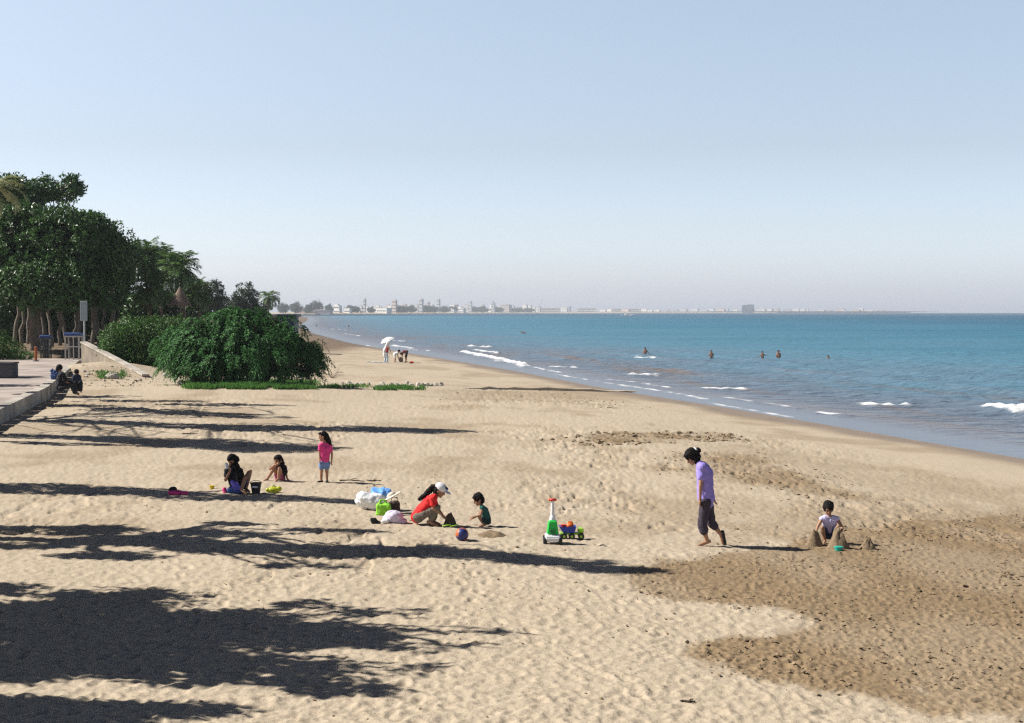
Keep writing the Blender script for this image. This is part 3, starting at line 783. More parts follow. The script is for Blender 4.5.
# ------------------------------------------------------------------ leaves
def unit(v): return v / (np.linalg.norm(v, axis=-1, keepdims=True) + 1e-9)
def leaf_quads(P, D, U, ln, wd, fold=.25):
    """pointed leaves: base P, direction D, up-ish U"""
    D = unit(D); Sd = unit(np.cross(D, U)); Nn = np.cross(Sd, D)
    ln = np.asarray(ln)[:, None]; wd = np.asarray(wd)[:, None]
    V = np.stack([P, P + D * ln * .45 + Sd * wd * .5 + Nn * wd * fold, P + D * ln, P + D * ln * .45 - Sd * wd * .5 + Nn * wd * fold], 1).reshape(-1, 3)
    F = np.arange(len(P) * 4).reshape(-1, 4)
    return V, F
def sphere_dirs(n, g): 
    v = g.normal(size=(n, 3)); return unit(v)
def crown_np(lobes, n, ln, g, per=9, droop=.2, thr=-.28, nsc=.55, inner=.35, spread=.4):
    """lobes: (centre, radii). rosettes of leaves through the volume, thinned by noise so the sky shows"""
    vol = np.array([l[1][0] * l[1][1] + l[1][2] * l[1][0] for l in lobes]); cnt = (vol / vol.sum() * n / per).astype(int) + 4
    Vs = []
    Ps, Ds, Us = [], [], []
    for (c, r), k in zip(lobes, cnt):
        d = sphere_dirs(k * 2, g)
        rad = inner + (1 - inner) * g.random(k * 2) ** .45
        rad *= 1 + .22 * pn3(d * 3 + np.array(c) * .1, 1.0, 70)
        p = np.array(c) + d * rad[:, None] * np.array(r)
        ok = pn3(p, nsc, 73) > thr
        ok |= g.random(len(ok)) < .12
        p, d = p[ok][:k], d[ok][:k]
        m = len(p)
        out = unit(d * np.array((1, 1, .8)) + np.array((0, 0, .35)))
        P = np.repeat(p, per, 0) + g.normal(size=(m * per, 3)) * spread * ln
        a = sphere_dirs(m * per, g)
        D = unit(np.repeat(out, per, 0) * .7 + a * .95 - np.array((0, 0, droop)))
        U = unit(np.repeat(out, per, 0) + a[::-1] * .5 + np.array((0, 0, .6)))
        Ps.append(P); Ds.append(D); Us.append(U)
    P, D, U = np.concatenate(Ps), np.concatenate(Ds), np.concatenate(Us)
    s = ln * g.uniform(.7, 1.25, len(P))
    return leaf_quads(P, D, U, s, s * .55)
def limb_path(a, b, g, n=6, wob=.25, bulge=.12):
    a, b = np.array(a, float), np.array(b, float); Ls = np.linalg.norm(b - a); pts = []
    for i in range(n + 1):
        t = i / n
        p = a + (b - a) * t + np.array((g.normal(), g.normal(), g.normal() * .5)) * wob * Ls * .12 * math.sin(math.pi * t)
        p[2] += Ls * bulge * math.sin(math.pi * t)
        pts.append(p)
    return pts
def broad_tree(name, label, cat, base, lobes, n, ln, leaf_m, bark_m, g, trunk_r=.28, fork=.45, group=None, lean=(0, 0), seedlobes=True, **kw):
    t = thing(name, label, cat, base, group)
    base = np.array(base, float)
    V, F = crown_np(lobes, n, ln, g, **kw)
    mesh_np('crown', V, F, [leaf_m], False, parent=t, loc=base)
    cz = np.mean([l[0][2] for l in lobes]); hz = base[2] + (cz - base[2]) * fork
    fk = np.array((base[0] + lean[0], base[1] + lean[1], hz))
    mb = MB()
    pts = limb_path(base - np.array((0, 0, .3)), fk, g, 6, .22, 0)
    mb.tube(pts, np.linspace(trunk_r * 1.25, trunk_r * .8, len(pts)), 9)
    for c, r in lobes:
        tgt = np.array(c) + np.array((0, 0, r[2] * .35))
        pts = limb_path(pts[-1] if False else fk, tgt, g, 6, 1.0)
        rad = np.linspace(trunk_r * .6, trunk_r * .12, len(pts)); mb.tube(pts, rad, 6)
        for k in range(4):
            st = pts[2 + k % 4]; e = np.array(c) + sphere_dirs(1, g)[0] * np.array(r) * .85
            q = limb_path(st, e, g, 4, 1.0); mb.tube(q, np.linspace(trunk_r * .25, trunk_r * .05, len(q)), 5)
    mb.build('trunk', bark_m, t, loc=Vector(base), smooth=True)
    return t

def palm_np(g, n_fr=24, L=3.0, leaf=.75, droop=1.0, up=.9, width=.07, step=.095, old=.25):
    Ps, Ds, Us, Ln = [], [], [], []
    mb = MB()
    for k in range(n_fr):
        az = k * 2.39996 + g.normal() * .2
        el = up * (1 - 1.55 * (k / n_fr)) + g.normal() * .08
        LL = L * g.uniform(.85, 1.1)
        p = np.zeros(3); pts = [p.copy()]; dirs = []
        nseg = int(LL / step); tw = g.normal() * .35
        for i in range(nseg):
            t = i / nseg
            e = el - droop * t ** 1.5 * (1.05 + .25 * g.random() * 0)
            d = np.array((math.cos(az) * math.cos(e), math.sin(az) * math.cos(e), math.sin(e)))
            p = p + d * step; pts.append(p.copy()); dirs.append(d)
            if t > .12:
                side = unit(np.cross(d, np.array((0, 0, 1.)))); upv = np.cross(side, d)
                prof = leaf * math.sin(math.pi * min(1, (t - .08) * 1.02) ** .7) ** .6 + .08
                for s_ in (-1, 1):
                    dd = side * s_ * .85 + d * .55 + upv * (.22 + tw * s_ * .3) - np.array((0, 0, .45)) + g.normal(size=3) * .12
                    Ps.append(p.copy()); Ds.append(dd); Us.append(upv + d * .2 * s_); Ln.append(prof * g.uniform(.8, 1.1))
        mb.tube(pts[::4] + [pts[-1]], list(np.linspace(.035, .008, len(pts[::4]) + 1)), 4)
    Ln = np.array(Ln)
    V, F = leaf_quads(np.array(Ps), np.array(Ds), np.array(Us), Ln, np.full(len(Ln), width) , .15)
    Vr, Fr, _ = mb.arrays()
    Fs = [np.concatenate([F] + [f + len(V) for f in Fr if f.shape[1] == 4])] + [f + len(V) for f in Fr if f.shape[1] == 3]
    return np.concatenate([V, Vr]), Fs
def palm(label, base, top, g, group=None, trunk_r=.17, skirt=False, leaf_m=None, bark_m=None, cat='palm', **kw):
    base = np.array(base, float); top = np.array(top, float)
    t = thing('palm_tree', label, cat, base, group)
    pts = []
    for i in range(11):
        u = i / 10
        p = base + (top - base) * u; p[:2] = base[:2] + (top - base)[:2] * u ** 1.6
        pts.append(p)
    pts[0][2] -= .3
    mb = MB(); rad = [trunk_r * (1.35 if i == 0 else 1.0 - .35 * i / 10) for i in range(11)]
    mb.tube(pts, rad, 9)
    for i in range(1, 60):       # leaf scars
        u = i / 60; p = base + (top - base) * u; p[:2] = base[:2] + (top - base)[:2] * u ** 1.6
        r_ = trunk_r * (1 - .35 * u) * 1.05
        mb.lathe(p, [(r_ * .97, 0), (r_ * 1.06, .04), (r_ * .97, .08)], 9)
    mb.build('trunk', bark_m or BARK, t, smooth=False)
    V, F = palm_np(g, **kw)
    mesh_np('crown', V + top, F, [leaf_m or PALM], False, parent=t, loc=base)
    if skirt:
        L = kw.get('L', 3.0)
        n = 700; az = g.random(n) * 6.283; h = g.random(n)
        P = top + np.stack([np.cos(az) * .15, np.sin(az) * .15, -.1 - h * 1.2 * L * .45], 1)
        D = np.stack([np.cos(az) * .35, np.sin(az) * .35, -np.ones(n)], 1)
        V, F = leaf_quads(P, D, np.stack([np.cos(az), np.sin(az), 0 * az], 1), g.uniform(.6, 1.2, n) * L * .35, np.full(n, .12))
        mesh_np('dead_fronds', V, F, [mat('dead_frond', (.22, .16, .10), .9, .3, 2, island=True)], False, parent=t, loc=base)
    return t

g = np.random.default_rng(21)
def lob(px, py, rpx, rpy, y, depth=None):
    c = at_y(px, py, y); k = y / FPX
    return (np.array(c), (rpx * k, depth or rpx * k * .9, rpy * k))
def gz(x, y): return float(ground_z(x, y))

# the big tree over the terrace and the one rising behind it
Y = 112
bx = at_y(34, 340, Y).x
broad_tree('broadleaf_tree', 'large dark dense tree filling the left edge, over the terrace', 'tree', (bx, Y, gz(bx, Y)),
           [lob(20, 258, 52, 44, Y), lob(66, 240, 40, 32, Y - 1), lob(96, 258, 34, 42, Y + 1), lob(48, 282, 56, 28, Y - 2), lob(108, 280, 26, 30, Y), lob(-25, 240, 34, 40, Y),
            lob(84, 226, 22, 15, Y), lob(116, 250, 14, 12, Y), lob(120, 270, 13, 14, Y + 1), lob(20, 225, 34, 20, Y)],
           62000, .34, ALMOND, BARK, g, .34, .38, thr=-.42, nsc=.45, per=10)
Y = 121
bx = at_y(40, 340, Y).x
broad_tree('broadleaf_tree', 'tree with a flat tuft of leaves rising above the dark dense tree', 'tree', (bx, Y, gz(bx, Y)),
           [lob(46, 189, 22, 11, Y), lob(66, 190, 16, 12, Y), lob(30, 198, 16, 12, Y), lob(14, 194, 22, 18, Y), lob(40, 215, 20, 10, Y), lob(72, 184, 9, 7, Y), lob(-8, 190, 25, 12, Y)],
           9500, .34, ALMOND, BARK, g, .26, .72, thr=-.3, nsc=.7)
# grove of slender trunks in its shade
TR = [(13, 116), (21, 124), (29, 129), (44, 126), (51, 117), (60, 122), (67, 130), (74, 118), (80, 127), (92, 120), (98, 116), (104, 128), (110, 121)]
protos = []
for k, (px, y) in enumerate(TR):
    x = at_y(px, 340, y).x; zb = gz(x, y)
    if k < 3:
        lo = [(np.array((x + g.normal() * .7, y + g.normal() * .7, zb + 6.6 + g.normal() * .5)), (2.0, 2.0, 1.6)) for _ in range(4)]
        t = broad_tree('grove_tree', 'slender pale trunk standing in the dark shade of the grove behind the terrace', 'tree', (x, y, zb), lo, 4200, .36, ALMOND, PALEBARK, g, .15, .62,
                       'slender trees of the grove', lean=(g.normal() * .5, 0), thr=-.3)
        protos.append(t)
    else:
        t = copy_tree(protos[k % 3]); t.location = (x, y, zb); t.rotation_euler.z = g.random() * 6.28; s_ = g.uniform(.85, 1.15); t.scale = (s_, s_, s_)
# dark undergrowth filling the back of the grove
def leaf_box(name, label, cat, poly_lobes, n, ln, m, base, stem=True, group=None, **kw):
    t = thing(name, label, cat, base, group)
    V, F = crown_np(poly_lobes, n, ln, g, **kw)
    mesh_np('foliage', V, F, [m], False, parent=t, loc=base)
    mb = MB()
    for c, r in poly_lobes:
        for k in range(3):
            e = np.array(c) + sphere_dirs(1, g)[0] * np.array(r) * .8
            e[2] = max(e[2], base[2] + .2)
            q = limb_path((c[0] + g.normal() * .1, c[1], gz(c[0], c[1]) - .15), e, g, 4, .6); mb.tube(q, np.linspace(.05, .012, len(q)), 5)
    mb.build('stems', BARK, t)
    return t
for k in range(13):
    px = -8 + k * 16; y = 134 + (k * 37 % 9); x = at_y(px, 330, y).x; zb = gz(x, y)
    leaf_box('undergrowth_bush', 'dark bush closing off the back of the shaded grove', 'bush', [(np.array((x + g.normal() * .5, y, zb + 1.3)), (1.6, 1.2, 1.7)), (np.array((x + .5, y + .4, zb + 3.4)), (1.6, 1.1, 1.7))], 2400, .4, ALMOND, (x, y, zb), group='dark bushes behind the grove', thr=-.6)

# hedges at the left edge: sloping clipped tops
def hedge(label, px0, px1, yt0, yt1, yb, y, n):
    a, b = at_y(px0, yb, y), at_y(px1, yb, y); lo = []
    N_ = 7
    for k in range(N_):
        u = (k + .5) / N_; zt = at_y(0, yt0 + (yt1 - yt0) * u, y).z; zb = TERR_Z if y < TERR_BACK else gz(a.x, y)
        h = max(.25, (zt - zb) / 2); x = a.x + (b.x - a.x) * u
        lo.append((np.array((x, y, zb + h * .95)), ((b.x - a.x) / N_ * .95, .8, h)))
    leaf_box('hedge', label, 'hedge', lo, n, .14, HEDGE, ((a.x + b.x) / 2, y, TERR_Z), thr=-1, inner=.8, per=6)
hedge('upper clipped green hedge with sloping top beside the grove', -30, 22, 305, 346, 357, 106, 5200)
hedge('lower clipped green hedge sloping down onto the terrace', -30, 29, 318, 357, 359, 101.5, 5200)

# palms behind the grove
pg = 'palms beside the thatched hut'
for (px, py, y, L, lb) in ((144, 258, 128, 2.3, 'upright bushy palm next to the dark dense tree'), (160, 263, 133, 2.3, 'middle palm with crowded upright fronds beside the thatched shade'),
                           (179, 268, 126, 2.3, 'palm with arching fronds to the right of the dark grove'), (152, 286, 122, 2.2, 'low young palm below the crowded palms'), (195, 293, 131, 1.9, 'small palm low against the right edge of the palm clump')):
    tp = at_y(px, py, y); x = tp.x + g.normal() * .4; zb = gz(x, y + .4)
    palm(lb, (x, y + .4, zb), tp, g, pg, L=L, up=1.5, droop=1.2, n_fr=40, leaf=.85, width=.12)
# palm whose pale frond hangs in at the left edge
tp = at_y(-7, 187, 100); palm('palm at the left edge with one pale frond reaching into view', (tp.x - 1.5, 100, TERR_Z), tp, g, L=2.5, up=.9, droop=1.5, n_fr=20, leaf=.75, width=.10, leaf_m=leafmat('pale_palm_leaves', (.30, .32, .15)))

# thatched shade
y = 117; tp = at_y(180, 287, y); x = tp.x; zb = gz(x, y)
t_ = thing('thatched_shade', 'small thatched parasol on a pale post under the palms', 'shade', (x, y, zb))
mb = MB(); mb.tube([(x, y, zb - .3), (x, y, tp.z - .3)], .09, 8); mb.build('post', PALEBARK, t_)
n = 2600; az = g.random(n) * 6.283; h = g.random(n) ** .6
P = np.stack([x + np.cos(az) * h * .78, y + np.sin(az) * h * .78, tp.z - h * 1.25 + g.normal(size=n) * .02], 1)
D = np.stack([np.cos(az) * .55, np.sin(az) * .55, -np.ones(n)], 1)
V, F = leaf_quads(P, D, np.stack([np.cos(az), np.sin(az), .5 + 0 * az], 1), g.uniform(.3, .5, n), np.full(n, .06))
mb = MB(); mb.lathe((x, y, tp.z - 1.35), [(.82, 0), (.40, .75), (.06, 1.36)], 16); V2, F2, _ = mb.arrays()
mesh_np('thatch', np.concatenate([V, V2]), [np.concatenate([F, F2[0] + len(V)])] + [f + len(V) for f in F2[1:]], [mat('thatch', (.26, .19, .15), .95, .3, 2, island=True)], False, parent=t_, loc=(x, y, zb))

# grey-green trees farther along the coast
for (px, pt, pw, y, lb) in ((208, 280, 11, 205, 'hazy grey-green tree just right of the palm clump'), (245, 282, 13, 215, 'round feathery grey tree between the palms and the lone palm'),
                            (226, 297, 12, 240, 'low grey-green tree in the gap beside the feathery grey tree'), (258, 300, 9, 235, 'small grey tree beside the lone palm'), (236, 303, 10, 226, 'low dull green tree under the feathery grey tree')):
    c = at_y(px, pt, y); k = y / FPX; zb = gz(c.x, y); H = c.z - zb
    broad_tree('coast_tree', lb, 'tree', (c.x, y, zb), [(np.array((c.x + g.normal() * .5, y, zb + H * .72)), (pw * k, pw * k, H * .26)), (np.array((c.x - pw * k * .4, y, zb + H * .55)), (pw * k * .7, pw * k * .7, H * .2)), (np.array((c.x + pw * k * .5, y, zb + H * .5)), (pw * k * .6, pw * k * .6, H * .22))],
               5200, .34, GREYTREE, BARK, g, .2, .6, thr=-.1, nsc=.9, group='grey trees along the coast')
tp = at_y(269, 297, 300); palm('lone palm with a skirt of dead fronds against the sky', (tp.x - .2, 300, gz(tp.x, 300)), tp, g, L=3.0, up=1.2, droop=1.5, n_fr=24, leaf=.85, width=.16, skirt=True)

# low hut beyond the big bush
y = 150; a, b = at_y(281, 318, y), at_y(296.5, 318, y); zb = gz(a.x, y)
t_ = thing('beach_hut', 'low dark blue hut with pale roof behind the big bush', 'hut', ((a.x + b.x) / 2, y, zb))
zt = at_y(0, 314.0, y).z
mb = MB(); mb.box(((a.x + b.x) / 2, y, zb - .2), (b.x - a.x, 3, zt - zb + .2 - .3), bev=.04); mb.build('wall', mat('navy_paint', (.02, .035, .09), .5, .2, 2), t_)
mb = MB(); mb.box(((a.x + b.x) / 2, y, zt - .298), (b.x - a.x + .5, 3.5, .3), bev=.05); mb.build('roof', mat('navy_paint', (1, 1, 1)), t_)
a2 = at_y(257, 318, y)
mb = MB(); mb.box(((a.x + a2.x) / 2 - .27, y + .3, zb - .2), (a.x - a2.x - .03, 2.4, zt - zb - .1)); mb.build('awning_frame', mat('cream_paint', (.55, .52, .48), .6, .1, 2), t_)
mb = MB(); mb.prism([(a2.x - .3, y - 1.2), (a.x - .28, y - 1.2), (a.x - .28, y + 1.6), (a2.x - .3, y + 1.6)], zt - .29, [zt - .1, zt - .02, zt - .02, zt - .1]); mb.build('awning', mat('cream_paint', (1, 1, 1)), t_)

# the big feathery bush and the clipped one at its side
def feather_bush(name, label, base, lobes, n_sp, g, m, ln=1.0, leaf=.15):
    t = thing(name, label, 'bush', base)
    vol = np.array([l[1][0] * l[1][2] for l in lobes]); cnt = (vol / vol.sum() * n_sp).astype(int)
    Ps, Ds, Us = [], [], []
    for (c, r), k in zip(lobes, cnt):
        d = sphere_dirs(k, g); d[:, 2] = np.abs(d[:, 2]) * 1.0 - .28; d = unit(d)
        rad = .55 + .5 * g.random(k) ** .6
        rad *= 1 + .42 * pn3(d * 2.4 + np.array(c), 1, 80)
        lk = (g.uniform(.55, 1.25, k) + .9 * (g.random(k) < .07))[:, None]
        p0 = np.array(c) + d * rad[:, None] * np.array(r)
        kp = pn3(p0, 1.1, 84) > -.16
        d, p0, lk = d[kp], p0[kp], lk[kp]; k = len(d)
        n_l = 17
        for i in range(n_l):
            u = i / (n_l - 1)
            q = p0 + (d * np.array((1, 1, .35)) * u * .75 + np.array((0, 0, 1.)) * (.30 * u - .85 * u * u)) * ln * lk
            sd = unit(np.cross(d, np.array((0, 0, 1.))))
            for s_ in (-1, 1):
                Ps.append(q + g.normal(size=(k, 3)) * .02); Ds.append(sd * s_ * (1 - .4 * u) + d * .6 + g.normal(size=(k, 3)) * .25 - np.array((0, 0, .3 + .5 * u)))
                Us.append(d * .5 + np.array((0, 0, 1.)) + g.normal(size=(k, 3)) * .3)
    P, D, U = np.concatenate(Ps), np.concatenate(Ds), np.concatenate(Us)
    ok = P[:, 2] > ground_z(P[:, 0], P[:, 1]) + .02
    P, D, U = P[ok], D[ok], U[ok]
    s = leaf * g.uniform(.7, 1.3, len(P))
    V, F = leaf_quads(P, D, U, s, s * .5)
    mesh_np('foliage', V, F, [m], False, parent=t, loc=base)
    mb = MB()
    for c, r in lobes:
        for k in range(5):
            e = np.array(c) + sphere_dirs(1, g)[0] * np.array(r) * .8
            b0 = (c[0] * .5 + base[0] * .5 + g.normal() * .2, c[1], gz(c[0], c[1]) - .2)
            q = limb_path(b0, (e[0], e[1], max(e[2], b0[2] + .5)), g, 5, .8); mb.tube(q, np.linspace(.09, .015, len(q)), 5)
    mb.build('stems', BARK, t)
    return t
Y = 76
c = at(245, 382)
lbs = [lob(220, 338, 40, 22, Y), lob(256, 345, 40, 24, Y - .4), lob(240, 322, 25, 13, Y + .2), lob(281, 345, 19, 22, Y - .2), lob(291, 345, 16, 23, Y - .2), lob(304, 358, 13, 19, Y - .3), lob(206, 352, 32, 22, Y - .8), lob(240, 357, 50, 17, Y - .8), lob(178, 343, 16, 13, Y + .6), lob(288, 369, 26, 12, Y - .6), lob(182, 360, 14, 15, Y), lob(262, 369, 40, 10, Y - .6), lob(205, 369, 26, 9, Y - .6)]
feather_bush('mesquite_bush', 'big rounded feathery green bush on the sand at the centre left', (c.x, Y - .5, gz(c.x, Y - .5)), lbs, 7400, g, BUSHM, .85, .135)
Y = 95
c = at_y(135, 360, Y)
lo = [lob(118, 346, 15, 22, Y, 1.6), lob(130, 345, 15, 24, Y, 1.6), lob(142, 344, 15, 24, Y, 1.6), lob(154, 343, 15, 24, Y, 1.6), lob(166, 343, 15, 24, Y, 1.6), lob(178, 344, 14, 25, Y, 1.6), lob(112, 352, 10, 14, Y, 1.4), lob(150, 356, 42, 18, Y - .4, 1.3)]
leaf_box('clipped_bush', 'smooth dense green shrub between the wing wall and the big feathery bush', 'bush', lo, 34000, .17, HEDGE, (c.x, Y, gz(c.x, Y)), thr=-1, inner=.80, per=6, spread=.8)

# ------------------------------------------------------------------ trees and palms standing left of the view; their shade crosses the sand
SHD = np.array((-TO_SUN.x, -TO_SUN.y)) / TO_SUN.z
def off_palm(px, py, h, k, L=2.6, lean=0.8, **kw):
    p = at(px, py)
    while True:
        tp = np.array((p.x - SHD[0] * h, p.y - SHD[1] * h, p.z + h))
        sp = 512 + FPX * (tp[0] + L + .4) / tp[1]
        if sp < -5: break
        h += .25
    if h > 21: return
    bx_, by_ = tp[0] - lean, tp[1] + g.normal() * .5
    palm('tall palm standing beyond the left edge of the beach, casting a long shadow', (bx_, by_, gz(bx_, by_) + (.4 if bx_ < edge_x(by_) else 0)), tp, g, 'tall palms left of the beach', L=L, up=1.0, droop=1.3, n_fr=26, leaf=.7, width=.10, **kw)
for k, (px, py, h, L) in enumerate([(400, 429.5, 17.0, 1.7), (275, 448.5, 14.0, 1.5), (22, 385, 11, 1.5), (12, 397, 10, 1.4), (200, 443, 13, 1.6)]):
    off_palm(px, py, h, k, L)
# broad trees whose shade lies over the near sand
def shade_tree(label, spots, n, leaf, h0, tr=.24, fork=.6, thr=-.2, nsc=.8):
    lo = []
    for (px, py, rx, ry) in spots:
        p = at(px, py); h = h0
        while 512 + FPX * (p.x - SHD[0] * h + rx * 1.25 + .5) / (p.y - SHD[1] * h) > -14: h += .15
        lo.append((np.array((p.x - SHD[0] * h, p.y - SHD[1] * h, p.z + h)), (rx, ry, min(rx, ry) * .8)))
    mx_ = np.mean([l[0][0] for l in lo]) - .6; my_ = np.mean([l[0][1] for l in lo])
    broad_tree('shade_tree', label, 'tree', (mx_, my_, gz(mx_, my_)), lo, n, leaf, ALMOND, BARK, g, tr, fork, thr=thr, nsc=nsc)
shade_tree('spreading broadleaf tree beyond the left edge, shading the near sand', [(10, 640, 1.5, 1.4), (70, 615, 1.3, .9), (130, 632, 1.3, 1.0), (200, 622, 1.1, .8), (255, 640, 1.0, .75), (60, 660, 1.3, .9), (150, 660, 1.1, .7), (320, 632, .9, .4), (375, 642, .7, .24), (440, 648, .5, .12), (470, 632, .45, .09), (300, 664, .9, .35), (380, 668, .7, .22),
    (330, 606, .7, .25), (380, 612, .6, .14), (150, 598, 1.0, .4), (60, 592, 1.2, .35), (240, 680, 1.0, .25), (340, 688, .8, .18), (-60, 620, 1.5, 1.2), (-60, 660, 1.4, 1.2)], 25000, .20, 5.4, thr=.04, nsc=1.15)
shade_tree('tree with long level limbs beyond the left edge, shading the middle of the beach', [(60, 530, 1.3, .55), (150, 541, 1.2, .5), (235, 548, 1.1, .5), (320, 551, 1.1, .5), (400, 549, 1.0, .42), (480, 556, 1.0, .42), (555, 562, .9, .36), (620, 570, .7, .28), (210, 533, .9, .22), (110, 556, 1.0, .25), (310, 566, .7, .2), (240, 524, .6, .14), (0, 545, 1.2, .3), (330, 530, .8, .16)], 17000, .17, 6.5, thr=-.12, nsc=1.1)
shade_tree('smaller tree beyond the left edge, shading the sand by the seated girls', [(40, 489, 1.2, .8), (120, 491, 1.2, .7), (190, 496, 1.0, .7), (270, 498, 1.0, .55), (340, 501, .8, .35), (-30, 487, 1.2, .8)], 8000, .17, 7.0, thr=-.1, nsc=1.1)
shade_tree('low tree nearest the left edge, shading the bottom corner of the sand', [(20, 708, 1.0, .35), (110, 712, .9, .22), (190, 709, .6, .12), (-40, 715, 1.0, .5), (70, 722, .8, .2)], 6000, .16, 4.0, thr=-.1, nsc=1.2)
shade_tree('tall tree with thin level limbs beyond the left edge, shading the far left sand', [(95, 397, 1.8, .7), (150, 401, 2.0, .8), (195, 404.5, 1.4, .5), (255, 405, 1.8, .5), (75, 406, 1.8, .8), (140, 410, 2.3, 1.0), (205, 414, 2.2, .9), (262, 417, 1.4, .6),
    (50, 421, 1.8, .6), (115, 423, 2.2, .9), (185, 426, 2.4, 1.0), (260, 428, 2.4, 1.1), (330, 429, 2.2, 1.0), (400, 430, 1.8, .7), (450, 430.5, 1.2, .35), (30, 436, 1.6, .4), (95, 438, 1.6, .5), (150, 441, 1.8, .8), (205, 444, 1.8, 1.0), (265, 447, 1.6, .6), (312, 448, 1.0, .3), (60, 444, 1.4, .3)], 26000, .24, 9.0, tr=.13, thr=-.12, nsc=.8)
# low bank of the drain outlet: its steep side faces the view
LB = [at(463 + 205 * i / 24, 388.6 + 4.4 * i / 24) for i in range(25)]
V = []; Fq = []
for i, p in enumerate(LB):
    u = i / 24; hh = .30 * min(1, 6 * u, 8 * (1 - u)) * (1 - .7 * u) * (.75 + .5 * pn(np.array([i * .9]), np.array([.5]), 65)[0]) - .02; wy = .25 * pn(np.array([i * .55]), np.array([3.5]), 66)[0]
    for (dy, dz) in ((-.10, -.25), (-.02, 0), (.0, hh * .8), (.12, hh), (.8, hh * .9), (2.2, hh * .4 - .02), (4.0, -.15)):
        V.append((p.x, p.y + dy + wy, float(smooth_z(p.x, p.y + dy)) + dz + .01 + float(lumps(p.x, p.y + dy))))
for i in range(24):
    for j in range(6): Fq.append((i * 7 + j, (i + 1) * 7 + j, (i + 1) * 7 + j + 1, i * 7 + j + 1))
kindof(mesh_np('sand_bank', V, np.array(Fq), [bpy.data.materials['sand']], False), 'structure')
